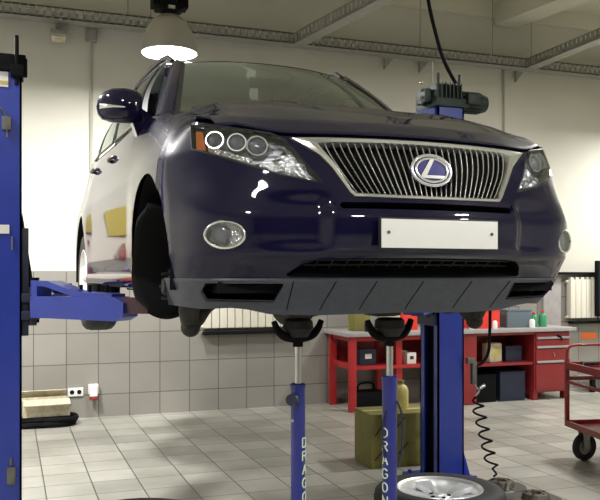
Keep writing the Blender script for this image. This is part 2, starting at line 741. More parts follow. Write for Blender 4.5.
# --- charcoal lower bumper
mb = MB()
rows = []
LIPX = ([0, .37, .56, .66, .72, .83, .94], [.162, .156, .163, .184, .190, .185, .200])
NB = 120
tops = plan_arc(.305, NB)
for j in range(17):
    t = j / 16
    row = []
    for i in range(NB + 1):
        x, y = tops[i]
        zb = interp(x, *LIPX)
        z = lerp(.307, zb, t)
        a = plan_arc_cache.get((round(z, 3))) if 'plan_arc_cache' in globals() else None
        xx = x * (1 - .02 * t)
        yy = front(min(xx, halfw(z) - .0005), z) - .012 + .004 * t
        if j == 0:
            yy += .010
        row.append(Vector((xx, yy, z)))
    rows.append(row)
under = [Vector((p.x * .97, p.y + .05 + .16 * (1 - abs(p.x) / .95), p.z + .004)) for p in rows[-1]]
rows.append(under)
rows.append([Vector((p.x * .97, p.y + .18, p.z + .03)) for p in under])
full = [[Vector((-p.x, p.y, p.z)) for p in r_[::-1]] + r_[1:] for r_ in rows]
mb.grid(full)
val = mb.build('lower_bumper', DARKPL, car, weld=.0005, angle=50)
cut_nose(val, [VENT, mir(VENT)], .9)

# seams moulded in the lower bumper
for (xa, xb) in ((.29, .27), (.05, .03), (-.16, -.18), (-.33, -.35), (.500, .480), (-.500, -.485)):
    pts = []
    for k in range(9):
        t = k / 8
        x = lerp(xa, xb, t)
        z = lerp(.295, .178, t)
        pts.append((x, front(x, z) - .0125 + .004 * t, z))
    mb = MB()
    mb.tube(pts, .0022, 6)
    mb.build('bumper_seam', MATTEBLACK, val)

# side vents of the lower bumper: dark box and slats
for sgn in (1, -1):
    pv = VENT if sgn > 0 else mir(VENT)
    mb = MB()

    def vback(x, z):
        return Vector((x * .985, front(x, z) + .075, z))
    nose_skirt(mb, pv, .012, 0, map1=vback)
    nose_patch(mb, pv, 0, .04, mapf=vback)
    vb = mb.build('bumper_vent', BLACKPL, val)
    mb = MB()
    for zz in (.240, .263):
        pts = [fpt(sgn * x, zz, -.03) for x in [.545 + .272 * k / 10 for k in range(11)]]
        rows_ = [[p + Vector((0, -.008, -.003)) for p in pts], [p + Vector((0, 0, .003)) for p in pts], [p + Vector((0, .03, .004)) for p in pts]]
        mb.grid(rows_)
    mb.build('vent_slat', DARKPL, vb)

# --- lower centre intake
mb = MB()
nose_skirt(mb, I_FULL, .002, -.10)
nose_patch(mb, I_FULL, -.10, .04)
ik = mb.build('lower_intake', MATTEBLACK, car)
mb = MB()
for zz in (.332, .350, .367):
    mb.tube([fpt(x, zz, -.035) for x in [-.47 + .94 * k / 24 for k in range(25)]], .0045, 6)
for k in range(15):
    x = -.42 + .06 * k
    mb.tube([fpt(x, .318, -.04), fpt(x, .376, -.04)], .003, 6)
mb.build('intake_mesh', BLACKPL, ik)
# --- slit above the plate
mb = MB()
nose_skirt(mb, S_FULL, .002, -.06)
nose_patch(mb, S_FULL, -.06, .04)
mb.build('upper_slit', MATTEBLACK, car)
for sgn in (1, -1):
    mb = MB()
    p = fpt(sgn * .398, .594, .0)
    n = fnormal(sgn * .398, .594)
    mb.cyl(p - n * .004, p + n * .006, .012, 16)
    mb.build('parking_sensor', PAINT, car)

# --- grille
gr = MB()
nose_patch(gr, G_OUT, -.055, .04)
nose_skirt(gr, G_OUT, .0, -.055)
grille = gr.build('grille', MATTEBLACK, car)
mb = MB()


def frame_band(out_p, in_p, n=70):
    """ring between two outlines of equal meaning, bulging outwards"""
    def walk(poly, k):
        L = [0]
        N = len(poly)
        for i in range(N):
            a, b = poly[i], poly[(i + 1) % N]
            L.append(L[-1] + math.hypot(b[0] - a[0], b[1] - a[1]))
        return L

    def at(poly, idx, t):
        a, b = poly[idx], poly[(idx + 1) % len(poly)]
        return (lerp(a[0], b[0], t), lerp(a[1], b[1], t))
    return walk, at


GO = [(0, .846), (.20, .845), (.40, .843), (.540, .841), (.487, .806), (.437, .770), (.402, .725), (.367, .672), (.337, .626), (.322, .612), (.16, .609), (0, .608)]
GI = [(0, .828), (.20, .826), (.38, .822), (.424, .816), (.408, .785), (.390, .752), (.372, .722), (.354, .690), (.331, .645), (.314, .629), (.16, .625), (0, .624)]
prof = [(0, -.012), (.12, .006), (.5, .012), (.88, .004), (1, -.03)]
for sgn in (1, -1):
    lines = []
    for (w, off) in prof:
        pts2 = [(lerp(a[0], b[0], w), lerp(a[1], b[1], w)) for a, b in zip(GO, GI)]
        dense = []
        for i in range(len(pts2) - 1):
            k = 6
            for j in range(k):
                dense.append((lerp(pts2[i][0], pts2[i + 1][0], j / k), lerp(pts2[i][1], pts2[i + 1][1], j / k)))
        dense.append(pts2[-1])
        lines.append([fpt(sgn * x, z, off) for x, z in dense])
    mb.grid(lines)
mb.build('grille_frame', SATINCHROME, grille, weld=.0005, angle=35)
NS = 29
for k in range(NS):
    xt = -.405 + .81 * k / (NS - 1)
    mb = MB()
    rows_ = []
    cen = []
    for j in range(13):
        t = j / 12
        z = lerp(.826, .624, t)
        x = xt * (1 - .255 * t ** 1.45)
        # leave out what falls outside the inner outline
        cen.append((x, z))
    a = [fpt(x - .0034, z, -.026) for x, z in cen]
    b = [fpt(x - .0030, z, -.010) for x, z in cen]
    b2 = [fpt(x, z, -.006) for x, z in cen]
    c = [fpt(x + .0030, z, -.010) for x, z in cen]
    d = [fpt(x + .0034, z, -.026) for x, z in cen]
    mb.grid([a, b], 1)
    mb.grid([b, b2, c], 0)
    mb.grid([c, d], 1)
    mb.build('grille_slat', [CHROME, BLACKPL], grille, weld=.0002)

# emblem
EZ = .724
ec = Vector((0, y0f(EZ) - .012, EZ))
en = fnormal(0, EZ)
eM = Matrix.Translation(ec) @ Matrix([(1, 0, 0, 0), (0, 0, -1, 0), (0, 1, 0, 0), (0, 0, 0, 1)]) @ Matrix.Rotation(-math.atan2(en.z, -en.y) * .6, 4, 'X')
# local frame of the emblem: x across, y up, z outward
mb = MB()
ell = [(.082 * math.cos(i * PI / 20), .058 * math.sin(i * PI / 20)) for i in range(40)]
mb.prism(ell, -.025, .004, M=eM)
emb = mb.build('emblem', EMBLUE, grille)
mb = MB()
mb.tube([(.086 * math.cos(i * PI / 24), .061 * math.sin(i * PI / 24), .003) for i in range(48)], .0065, 10, M=eM, closed=True)
mb.build('emblem_rim', CHROME, emb)
mb = MB()
mb.tube([(.069 * math.cos(i * PI / 24), .047 * math.sin(i * PI / 24), .006) for i in range(48)], .0050, 10, M=eM, closed=True)
Lm = [(.014, .044), (-.004, .044), (-.050, -.022), (-.047, -.034), (.060, -.034), (.052, -.022), (-.026, -.022)]
mb.prism(Lm, .003, .010, M=eM)
mb.build('emblem_mark', CHROME, emb)

# --- number plate
mb = MB()
mb.box((0, .028, .474), (.520, .014, .120), bev=.004)
pl = mb.build('plate_holder', BLACKPL, car)
mb = MB()
mb.box((0, .0195, .474), (.507, .005, .107), bev=.002)
wp = mb.build('license_plate', WHITEPL, pl)
wp['label'] = 'blank white plate'
for x in (-.225, .225):
    MB().cyl((x, .0175, .478), (x, .013, .478), .006, 10).build('plate_screw', RUST, wp)
mb = MB().box((0, .0415, .475), (.50, .02, .10))
mb.build('plate_bracket', BLACKPL, pl)

# --- headlights
HOUS = mat('lamp_housing', (.27, .28, .30), .28, .8, bump=.6, nscale=40)
FACET = mat('lamp_reflector', (.72, .72, .74), .15, 1.0, bump=1.0, nscale=55)
CLEARL = mat('projector_glass', (.20, .21, .24), .06, .2, 1.0)


def head_in(d):
    def f(x, z):
        p = fpt(x, z)
        return Vector((p.x * (1 - .03 * d / .05), p.y + d, p.z))
    return f


for sgn in (1, -1):
    ph = HEAD if sgn > 0 else mir(HEAD)
    mb = MB()
    nose_patch(mb, ph, 0, .03, mapf=head_in(.055))
    nose_skirt(mb, ph, .001, 0, map1=head_in(.055))
    hl = mb.build('headlight', HOUS, car)
    mb = MB()
    nose_patch(mb, ph, .002, .025)
    mb.build('headlight_lens', LENSGLASS, hl)
    mb = MB()
    rim_tube(mb, ph, -.001, .0035)
    mb.build('headlight_seal', BLACKPL, hl)
    # three projector units
    for (x, z, r_) in ((.788, .842, .036), (.718, .827, .037), (.652, .810, .041)):
        p = head_in(.030)(sgn * x, z)
        n = (fnormal(sgn * x, z) * .55 + Vector((0, -1, 0)) * .45).normalized()
        q = n.to_track_quat('Z', 'Y').to_matrix().to_4x4()
        M_ = Matrix.Translation(p) @ q
        mb = MB()
        mb.lathe([(r_ * .80, -.03), (r_ * .80, .004), (r_ * .88, .014), (r_, .014), (r_ * 1.06, .006), (r_ * 1.06, -.03)], 28, M=M_)
        pj = mb.build('projector_ring', CHROME, hl)
        mb = MB()
        mb.lathe([(r_ * .80, 0), (r_ * .72, .007), (r_ * .5, .013), (r_ * .25, .0165), (.0005, .018)], 24, M=M_)
        mb.build('projector_lens', CLEARL, pj)
    # faceted main-beam reflector at the inner tip, lower strip, amber corner
    TIP = [(.452, .672), (.475, .703), (.500, .745), (.520, .780), (.548, .800), (.585, .765), (.61, .750), (.66, .742), (.67, .728), (.58, .698)]
    pt = TIP if sgn > 0 else mir(TIP)
    mb = MB()
    nose_patch(mb, pt, 0, .016, mapf=lambda x, z: head_in(.026)(x, z) + Vector((0, .012 * math.sin(x * 170) * math.sin(z * 190), 0)))
    o_ = mb.build('main_beam_reflector', FACET, hl, angle=10)
    STR = [(.812, .798), (.72, .758), (.68, .742), (.67, .758), (.72, .778), (.812, .822)]
    pt = STR if sgn > 0 else mir(STR)
    mb = MB()
    nose_patch(mb, pt, 0, .016, mapf=head_in(.022))
    mb.build('indicator_reflector', FACET, hl, angle=10)
    AMB = [(.846, .812), (.818, .802), (.820, .882), (.840, .888)]
    pt = AMB if sgn > 0 else mir(AMB)
    mb = MB()
    nose_patch(mb, pt, 0, .02, mapf=head_in(.016))
    a_ = mb.build('side_reflector', AMBER, hl)
    a_['label'] = 'amber corner reflector'

# --- fog lights
for sgn in (1, -1):
    pf = FOG if sgn > 0 else mir(FOG)

    def fogp(d, sgn=sgn):
        def f(x, z):
            return Vector((x, .264 + .62 * (abs(x) - FOGC[0]) + d, z))
        return f
    fr_ = resample(pf, .01)
    mb = MB()
    nose_skirt(mb, pf, .001, 0, map1=fogp(.004))
    mb.grid([[fogp(.0)(x, z) for x, z in fr_ + fr_[:1]], [fogp(.04)(x * 1.0, z) for x, z in fr_ + fr_[:1]]])
    nose_patch(mb, pf, 0, .02, mapf=fogp(.04))
    fg = mb.build('fog_light', FACET, car)
    mb = MB()
    mb.tube([fogp(-.001)(x, z) for x, z in fr_], .005, 8, closed=True)
    mb.build('fog_light_ring', CHROME, fg)
    n = Vector((sgn * .70, -1, 0)).normalized()
    M_ = Matrix.Translation(fogp(.030)(sgn * (FOGC[0] + .004), FOGC[1])) @ n.to_track_quat('Z', 'Y').to_matrix().to_4x4()
    mb = MB()
    mb.lathe([(.034, -.01), (.034, .015), (.030, .018), (.022, .020), (.012, .0215), (.0005, .022)], 24, M=M_)
    mb.build('fog_light_bulb', CLEARL, fg)
    mb = MB()
    nose_patch(mb, pf, 0, .02, mapf=fogp(.0))
    mb.build('fog_light_lens', LENSGLASS, fg)

# --- bonnet
XH = .772
NX, NVH = 48, 40
GV = ([0, .08, .25, .50, .80, 1.0], [0, .19, .45, .74, .945, 1.0])


def hood_pt(x, v):
    ax = abs(x)
    yf = front(ax, interp(ax, *ZTX)) + .012
    yr = 1.26 + .20 * (ax / XH) ** 2.2
    zf = interp(ax, *ZTX) + .020
    zr = 1.168 - .030 * (ax / XH) ** 2
    y = lerp(yf, yr, v)
    z = lerp(zf, zr, interp(v, *GV))
    # soft power bulge and the rolled edge beside the wing
    z += .022 * math.sin(PI * min(1, v * 1.05 + .02)) * math.exp(-((ax - .52) / .20) ** 2)
    z -= .030 * sstep(.60, XH, ax) * sstep(0, .35, v) + .010 * sstep(.70, XH, ax)
    return Vector((x, y, z))


mb = MB()
rows_ = []
for j in range(NVH + 1):
    v = (j / NVH) ** 1.2
    rows_.append([hood_pt(lerp(-XH, XH, i / (2 * NX)), v) for i in range(2 * NX + 1)])
# folded front lip
lip1 = [p + Vector((0, -.006, -.008)) for p in rows_[0]]
lip2 = [p + Vector((0, .004, -.018)) for p in rows_[0]]
lip3 = [p + Vector((0, .05, -.014)) for p in rows_[0]]
mb.grid([lip3, lip2, lip1] + rows_)
# folded side edges
for s_ in (0, -1):
    e_ = [r_[s_] for r_ in rows_]
    mb.grid([e_, [p + Vector((.002 if s_ == 0 else -.002, 0, -.008)) for p in e_], [p + Vector((.04 if s_ == 0 else -.04, 0, -.010)) for p in e_]])
hood = mb.build('hood', PAINT, car, weld=.0005, angle=60)
# dark seal strip and slam panel below the bonnet edge
mb = MB()
a = [fpt(x, interp(abs(x), *ZTX), -.004) + Vector((0, 0, .002)) for x in [lerp(-.80, .80, i / 80) for i in range(81)]]
b = [p + Vector((0, .12, .01)) for p in a]
mb.grid([a, b])
mb.build('slam_panel', MATTEBLACK, car)
# inner wing gutters between bonnet and wings
mb = MB()
for sgn in (1, -1):
    a = [Vector((sgn * .70, y, interp(y, [.4, .68, 1.45], [.86, .93, 1.06]))) for y in [.42 + .05 * i for i in range(22)]]
    b = [Vector((sgn * .86, y, interp(y, [.4, .68, 1.45], [.86, .93, 1.06]))) for y in [.50 + .047 * i for i in range(22)]]
    mb.grid([a, b])
mb.build('wing_gutter', MATTEBLACK, car)

# --- glasshouse
ROOFY = [2.02, 2.15, 2.35, 2.7, 3.2, 3.8, 4.25, 4.42]
ROOFZ = [1.610, 1.640, 1.662, 1.680, 1.678, 1.648, 1.60, 1.56]
BELTX = ([1.45, 1.8, 2.6, 3.4, 4.0, 4.45], [.80, .835, .835, .825, .79, .72])


def roof_edge(y):
    return Vector((interp(y, [2.02, 2.3, 3.2, 4.42], [.575, .60, .61, .55]), y + .06, interp(y, ROOFY, ROOFZ) - .035))


def windshield_pt(u, v):
    """u -1..1 across, v 0 bottom to 1 top"""
    a = abs(u)
    lo = Vector((u * .765, 1.24 + .30 * a ** 2.2, 1.165 - .03 * a * a))
    hi = Vector((u * .565, 2.02 + .075 * a ** 2, 1.610 - .026 * a * a))
    p = lo.lerp(hi, v)
    n = Vector((0, -.55, .83))
    return p + n * (.035 * math.sin(PI * v) * (1 - .4 * a * a))


mb = MB()
mb.grid([[windshield_pt(lerp(-.93, .93, i / 40), lerp(.0, .965, j / 20)) for i in range(41)] for j in range(21)])
ws = mb.build('windshield', WINDGLASS, car)
mb = MB()
# black ceramic border round the glass
for us in ((-.935, -.885), (.885, .935)):
    mb.grid([[windshield_pt(lerp(*us, i / 3), j / 20) + Vector((0, -.001, .002)) for i in range(4)] for j in range(21)])
mb.grid([[windshield_pt(lerp(-.93, .93, i / 40), lerp(.0, .05, j / 3)) + Vector((0, -.001, .002)) for i in range(41)] for j in range(4)])
mb.build('windshield_border', BLACKPL, ws)
# pillars
for sgn in (1, -1):
    mb = MB()
    g = []
    for j in range(21):
        v = j / 20
        a = windshield_pt(sgn * .925, v) + Vector((0, -.004, .006))
        c = windshield_pt(sgn * 1.0, v)
        b = a.lerp(c, .55) + Vector((sgn * .004, -.006, .012))
        lo = Vector((sgn * lerp(.795, .590, v), lerp(1.66, 2.20, v), lerp(1.12, 1.575, v)))
        d = c + Vector((sgn * .012, .03, -.004))
        g.append([a, b, c + Vector((sgn * .008, .004, .002)), d, d.lerp(lo, .5), lo])
    mb.grid(g)
    mb.build('windshield_pillar', PAINT, car, weld=.0005, angle=60)
# roof
mb = MB()
rows_ = []
ys_ = [2.02 + (4.42 - 2.02) * (j / 36) for j in range(37)]
for y in ys_:
    e_ = roof_edge(y)
    zc = interp(y, ROOFY, ROOFZ)
    row = []
    for i in range(33):
        u = -1 + i / 16
        a = abs(u)
        row.append(Vector((e_.x * u, y + .075 * a * a, lerp(zc, e_.z, a ** 2.6))))
    rows_.append(row)
mb.grid(rows_)
mb.build('roof', PAINT, car, angle=60)
# roof rails
for sgn in (1, -1):
    mb = MB()
    pts = []
    for j in range(20):
        y = 2.10 + 2.1 * j / 19
        e_ = roof_edge(y)
        lift_ = .035 * min(1, j / 1.0, (19 - j) / 1.0)
        pts.append((sgn * (e_.x - .025), e_.y, e_.z + .012 + lift_))
    mb.tube(pts, .016, 8)
    mb.build('roof_rail', BLACKPL, car)


def side_pt(sgn, y, t):
    """side glass surface from the belt (t=0) to the roof edge (t=1)"""
    yb = y
    b = Vector((interp(yb, *BELTX), yb, interp(yb, *ZTY)))
    top_y = lerp(2.10, 4.30, (y - 1.55) / (4.45 - 1.55))
    e_ = roof_edge(min(max(top_y, 2.02), 4.42))
    p = b.lerp(e_, t)
    p.x += .035 * math.sin(PI * t)
    return Vector((sgn * p.x, p.y, p.z))


for sgn in (1, -1):
    for (ya, yb) in ((1.75, 2.62), (2.70, 3.50), (3.60, 4.10)):
        mb = MB()
        mb.grid([[side_pt(sgn, lerp(ya, yb, i / 12), lerp(.03, .93, j / 10)) for i in range(13)] for j in range(11)])
        w_ = mb.build('side_window', SIDEGLASS, car)
        mb = MB()
        ring = [side_pt(sgn, lerp(ya, yb, i / 10), .02) for i in range(11)] + [side_pt(sgn, yb, j / 8) for j in range(1, 8)] + [side_pt(sgn, lerp(yb, ya, i / 10), .94) for i in range(11)] + [side_pt(sgn, ya, 1 - j / 8) for j in range(1, 8)]
        mb.tube(ring, .007, 6, closed=True)
        mb.build('window_seal', BLACKPL, w_)
    # pillars between the windows and the cant rail
    mb = MB()
    for (ya, yb) in ((1.62, 1.78), (2.60, 2.72), (3.48, 3.62), (4.08, 4.44)):
        mb.grid([[side_pt(sgn, lerp(ya, yb, i / 4), j / 10) + Vector((-sgn * .002, 0, 0)) for i in range(5)] for j in range(11)])
    mb.grid([[side_pt(sgn, lerp(1.62, 4.44, i / 30), lerp(.92, 1.0, j / 2)) + Vector((sgn * .003, 0, .002 * j)) for i in range(31)] for j in range(3)])
    mb.build('door_pillar', BLACKPL, car)
    # door joints
    mb = MB()
    for yj in (1.52, 2.66, 3.46):
        pts = []
        for k in range(14):
            z = lerp(.34, interp(yj, *ZTY) - .05, k / 13)
            pts.append((sgn * (halfw(z) - .010), yj, z))
    for yj in (2.62,):
        pass
    # handles
    for yh in (2.42, 3.28):
        mb = MB()
        zt = interp(yh, *ZTY) - .13
        pts = [(sgn * .862, yh - .10, zt), (sgn * .888, yh - .085, zt + .002), (sgn * .893, yh, zt + .004), (sgn * .888, yh + .085, zt + .004), (sgn * .862, yh + .10, zt + .004)]
        mb.tube(catmull(pts, 4), .012, 8)
        mb.build('door_handle', BLACKPL, car)
# tail glass
mb = MB()
mb.grid([[Vector((lerp(-.68, .68, i / 12) * lerp(1, .78, j / 6), lerp(4.56, 4.42, j / 6) - .10 * (abs(i - 6) / 6) ** 2, lerp(1.2, 1.55, j / 6))) for i in range(13)] for j in range(7)])
mb.build('rear_window', SIDEGLASS, car)
mb = MB()
mb.grid([[Vector((lerp(-.72, .72, i / 12), lerp(4.42, 4.62, j / 3) - .09 * (abs(i - 6) / 6) ** 2, lerp(1.19, 1.22, 1 - j / 3))) for i in range(13)] for j in range(4)])
mb.build('tailgate', PAINT, car)

# --- mirrors
for sgn in (1, -1):
    rings = []
    # sections along x from the inner to the outer end of the housing: (x, yc, zc, half depth, half height)
    for (x, yc, zc, dy, dz) in ((.905, 1.60, 1.185, .012, .040), (.912, 1.595, 1.19, .055, .072), (.94, 1.59, 1.195, .078, .084), (1.00, 1.60, 1.200, .085, .088), (1.06, 1.615, 1.200, .080, .085), (1.10, 1.635, 1.198, .062, .070), (1.122, 1.65, 1.195, .030, .040), (1.128, 1.655, 1.194, .004, .006)):
        ring = []
        for k in range(20):
            q = 2 * PI * k / 20
            cx_, sz_ = math.cos(q), math.sin(q)
            ring.append(Vector((sgn * (x - .058), yc + dy * math.copysign(abs(cx_) ** .7, cx_), zc + dz * math.copysign(abs(sz_) ** .7, sz_))))
        ring.append(ring[0])
        rings.append(ring)
    mb = MB()
    mb.grid(rings)
    mh = mb.build('door_mirror', PAINT, car, weld=.0005, angle=60)
    mb = MB()
    mb.grid([[p + Vector((0, 0, 0)) for p in r_] for r_ in [
        [Vector((sgn * x, y, z)) for (x, y, z) in ((.80, 1.60, 1.01), (.80, 1.72, 1.02), (.80, 1.74, 1.15), (.80, 1.58, 1.16), (.80, 1.60, 1.01))],
        [Vector((sgn * x, y, z)) for (x, y, z) in ((.862, 1.585, 1.02), (.862, 1.66, 1.03), (.870, 1.68, 1.16), (.875, 1.565, 1.20), (.862, 1.585, 1.02))],
        [Vector((sgn * x, y, z)) for (x, y, z) in ((.90, 1.575, 1.12), (.90, 1.64, 1.12), (.91, 1.65, 1.17), (.91, 1.560, 1.22), (.90, 1.575, 1.12))]]])
    mb.build('mirror_arm', PAINT, mh, weld=.0005, angle=60)
    mb = MB()
    pts = [(sgn * 1.062, 1.60, 1.188), (sgn * 1.034, 1.563, 1.185), (sgn * .994, 1.533, 1.182), (sgn * .945, 1.514, 1.178)]
    cv = catmull(pts, 5)
    mb.grid([[p + Vector((0, 0, .013 * (1 - i / (len(cv) - 1) * .9))) for i, p in enumerate(cv)], [p + Vector((0, -.006, 0)) for p in cv], [p - Vector((0, 0, .013 * (1 - i / (len(cv) - 1) * .7))) for i, p in enumerate(cv)]])
    ts = mb.build('mirror_indicator', SATINCHROME, mh)

# --- sills, underbody, arch liners
for sgn in (1, -1):
    mb = MB()
    prof_ = [(.88, .345), (.925, .330), (.94, .300), (.935, .270), (.90, .250), (.80, .245)]
    mb.grid([[Vector((sgn * x, y, z)) for x, z in prof_] for y in [1.335 + i * .1 for i in range(20)] + [3.30]])
    mb.build('sill_panel', PAINT, car, angle=60)
mb = MB()
mb.box((0, 2.3, .30), (1.56, 3.9, .10))
mb.box((0, .85, .42), (1.0, .9, .42))
mb.box((0, 3.7, .42), (1.1, 1.2, .32))
mb.build('underbody', MATTEBLACK, car)
for sgn in (1, -1):
    for cy in (.95, 3.69):
        mb = MB()
        rows_ = []
        for i in range(25):
            q = PI * i / 24
            rows_.append([Vector((sgn * x, cy + .405 * math.cos(q), .37 + .405 * math.sin(q))) for x in (.925, .80, .52)])
        rows_ = [[Vector((p.x, p.y, .26)) for p in rows_[0]]] + rows_ + [[Vector((p.x, p.y, .26)) for p in rows_[-1]]]
        mb.grid(rows_)
        mb.add([(sgn * .52, cy + .405 * math.cos(PI * i / 24), .37 + .405 * math.sin(PI * i / 24)) for i in range(25)] + [(sgn * .52, cy - .405, .2), (sgn * .52, cy + .405, .2)], [list(range(27))])
        mb.build('arch_liner', MATTEBLACK, car, angle=60)
    # loosened splash guard that hangs below the front arch
    mb = MB()
    rows_ = []
    for j in range(26):
        t = j / 25
        z = lerp(.66, .105, t)
        y = 1.16 + .20 * math.sin(min(1, t * 1.5) * PI / 2) - .11 * sstep(.6, 1, t)
        wo, wi = .938 - .06 * sstep(.72, 1, t) ** 2 - .04 * sstep(.15, 0, t), .72
        if t > .94:
            z += .012 * 0
        rows_.append([Vector((sgn * lerp(wo, wi, i / 8), y - .015 * math.sin(PI * i / 8) , z + .03 * sstep(.75, 1, t) * (abs(i - 4.5) / 4.5) ** 2)) for i in range(9)])
    mb.grid(rows_)
    o_ = mb.build('splash_guard', MATTEBLACK, car, angle=60)
    md = o_.modifiers.new('solid', 'SOLIDIFY')
    md.thickness = .05
    md.offset = -1

# --- front hubs and suspension (the wheels are off)
SUSP = mat('suspension_iron', (.035, .034, .032), .55, .5, noise=.4, nscale=22)
for sgn in (1, -1):
    mb = MB()
    mb.cyl((sgn * .60, .95, .27), (sgn * .80, .95, .27), .07, 20)
    mb.cyl((sgn * .80, .95, .27), (sgn * .83, .95, .27), .085, 24)
    mb.cyl((sgn * .83, .95, .27), (sgn * .87, .95, .27), .035, 16)
    for k in range(5):
        q = 2 * PI * k / 5
        mb.cyl((sgn * .83, .95 + .057 * math.cos(q), .27 + .057 * math.sin(q)), (sgn * .87, .95 + .057 * math.cos(q), .27 + .057 * math.sin(q)), .007, 8)
    mb.tube(catmull([(sgn * .72, .90, .40), (sgn * .74, .88, .28), (sgn * .76, .90, .16), (sgn * .74, .93, .09)], 5), [.04] * 6 + [.05] * 5 + [.045] * 5, 10)
    hb = mb.build('wheel_hub', SUSP, car)
    mb = MB()
    mb.tube(catmull([(sgn * .76, .93, .10), (sgn * .72, .93, .12), (sgn * .64, .96, .20), (sgn * .42, 1.05, .25)], 6), .038, 10)
    mb.tube([(sgn * .64, .94, .20), (sgn * .44, .80, .25)], .03, 10)
    mb.sphere((sgn * .75, .92, .085), .045)
    mb.build('suspension_arm', SUSP, hb)
    mb = MB()
    mb.cyl((sgn * .66, .98, .36), (sgn * .62, 1.0, .80), .035, 14)
    for k in range(7):
        mb.tube([(sgn * .64 + .075 * math.cos(q), .99 + .075 * math.sin(q), .48 + .045 * (k + q / (2 * PI))) for q in [2 * PI * i / 14 for i in range(15)]], .009, 6)
    mb.build('suspension_strut', SUSP, hb)
    mb = MB()
    mb.box((sgn * .79, .90, .28), (.06, .12, .16), bev=.015)
    mb.build('brake_caliper', CAST, hb)

# --- front cross member with the points the jacks push on
mb = MB()
mb.box((0, .86, .22), (.98, .12, .09), bev=.02)
mb.box((-.27, .80, .170), (.16, .14, .08), bev=.03)
mb.box((.10, .70, .170), (.14, .14, .08), bev=.03)
mb.box((.10, .80, .20), (.10, .20, .05), bev=.01)
mb.build('subframe', SUSP, car)


# --- wheels
def wheel_parts(parent, M_, rim_m=SILVER):
    """wheel with axis local z, outer face +z"""
    mb = MB()
    prof_ = [(.235, -.10), (.245, -.112), (.30, -.120), (.345, -.112), (.366, -.090), (.372, -.05), (.373, 0), (.372, .05), (.366, .090), (.345, .112), (.30, .120), (.245, .112), (.235, .10)]
    mb.lathe(prof_, 56, M=M_)
    for rr in (-.055, 0, .055):
        mb.lathe([(.3735, rr - .004), (.368, rr), (.3735, rr + .004)], 56, M=M_)
    ty = mb.build('tyre', RUBBER, parent)
    mb = MB()
    mb.lathe([(.235, -.10), (.225, -.10), (.215, -.06), (.20, 0), (.205, .06), (.222, .098), (.232, .112), (.242, .116), (.247, .106), (.238, .098)], 56, M=M_)
    rm = mb.build('rim', rim_m, parent)
    for k in range(5):
        a = 2 * PI * k / 5
        mb = MB()
        for da in (-.11, .11):
            pts = []
            Rm = Matrix.Rotation(a, 4, 'Z')
            pr = [(.045, .060), (.10, .078), (.16, .088), (.222, .098)]
            w = [.030, .022, .022, .034]
            top, bot = [], []
            rows_ = []
            for (r_, zz), ww in zip(pr, w):
                off = math.tan(da) * r_ * 1.0
                rows_.append([Rm @ Vector((r_, off - ww, zz - .030)), Rm @ Vector((r_, off - ww * .8, zz)), Rm @ Vector((r_, off + ww * .8, zz)), Rm @ Vector((r_, off + ww, zz - .030))])
            mb.grid([[M_ @ p for p in r_] for r_ in rows_])
        mb.build('spoke', rim_m, rm)
    mb = MB()
    mb.lathe([(.0005, .082), (.03, .080), (.034, .070), (.060, .066), (.075, .055), (.078, .02)], 30, M=M_)
    hubc = mb.build('hub_cap', rim_m, rm)
    mb = MB()
    for k in range(5):
        a = 2 * PI * (k + .5) / 5
        c_ = Vector((.052 * math.cos(a), .052 * math.sin(a), .066))
        mb.cyl(M_ @ c_, M_ @ (c_ + Vector((0, 0, .006))), .011, 8)
    mb.build('wheel_bolt', MATTEBLACK, rm)
    mb = MB()
    mb.lathe([(.20, -.02), (.0005, -.02)], 30, M=M_)
    mb.build('rim_back', MATTEBLACK, rm)


for sgn in (1, -1):
    we = bpy.data.objects.new('rear_wheel', None)
    COL.objects.link(we)
    we.parent = car
    M_ = Matrix.Translation((sgn * .80, 3.69, .27)) @ Matrix.Rotation(sgn * PI / 2, 4, 'Y')
    wheel_parts(we, M_)
# --- cabin
mb = MB()
mb.grid([[Vector((lerp(-.70, .70, i / 14), lerp(1.38, 2.0, j / 6) + .15 * (abs(i - 7) / 7) ** 2, 1.13 + .03 * math.sin(PI * j / 6) - .02 * j / 6)) for i in range(15)] for j in range(7)])
mb.box((0, 1.98, 1.0), (1.4, .12, .24), bev=.04)
mb.build('dashboard', MATTEBLACK, car)
for x in (-.37, .37):
    mb = MB()
    rows_ = []
    for j in range(13):
        t = j / 12
        z = lerp(.85, 1.36, t)
        w = .25 * (1 - .25 * t ** 3)
        y = lerp(2.70, 2.86, t)
        rows_.append([Vector((x + w * u, y - .05 * math.cos(u * PI / 2) + .06 * abs(u) ** 3, z)) for u in [-1 + k / 5 for k in range(11)]])
    mb.grid(rows_)
    mb.grid([[p + Vector((0, .12, 0)) for p in r_] for r_ in rows_])
    mb.grid([rows_[-1], [p + Vector((0, .12, 0)) for p in rows_[-1]]])
    se = mb.build('front_seat', SEAT, car)
    mb = MB().box((x, 2.90, 1.47), (.27, .11, .17), bev=.045)
    mb.build('headrest', SEAT, se)
mb = MB().box((0, 3.55, 1.15), (1.25, .14, .5), bev=.05)
mb.build('rear_seat', SEAT, car)
mb = MB()
mb.tube([(.37 + .19 * math.cos(q), 2.18 - .06 * math.sin(q), 1.10 + .18 * math.sin(q)) for q in [2 * PI * i / 28 for i in range(28)]], .015, 8, closed=True)
for q in (0, PI, -PI / 2):
    mb.tube([(.37, 2.2, 1.10), (.37 + .19 * math.cos(q), 2.18 - .06 * math.sin(q), 1.10 + .18 * math.sin(q))], .014, 8)
mb.build('steering_wheel', MATTEBLACK, car)
mb = MB().box((0, 2.02, 1.49), (.24, .03, .065), bev=.012)
mb.build('interior_mirror', BLACKPL, car)
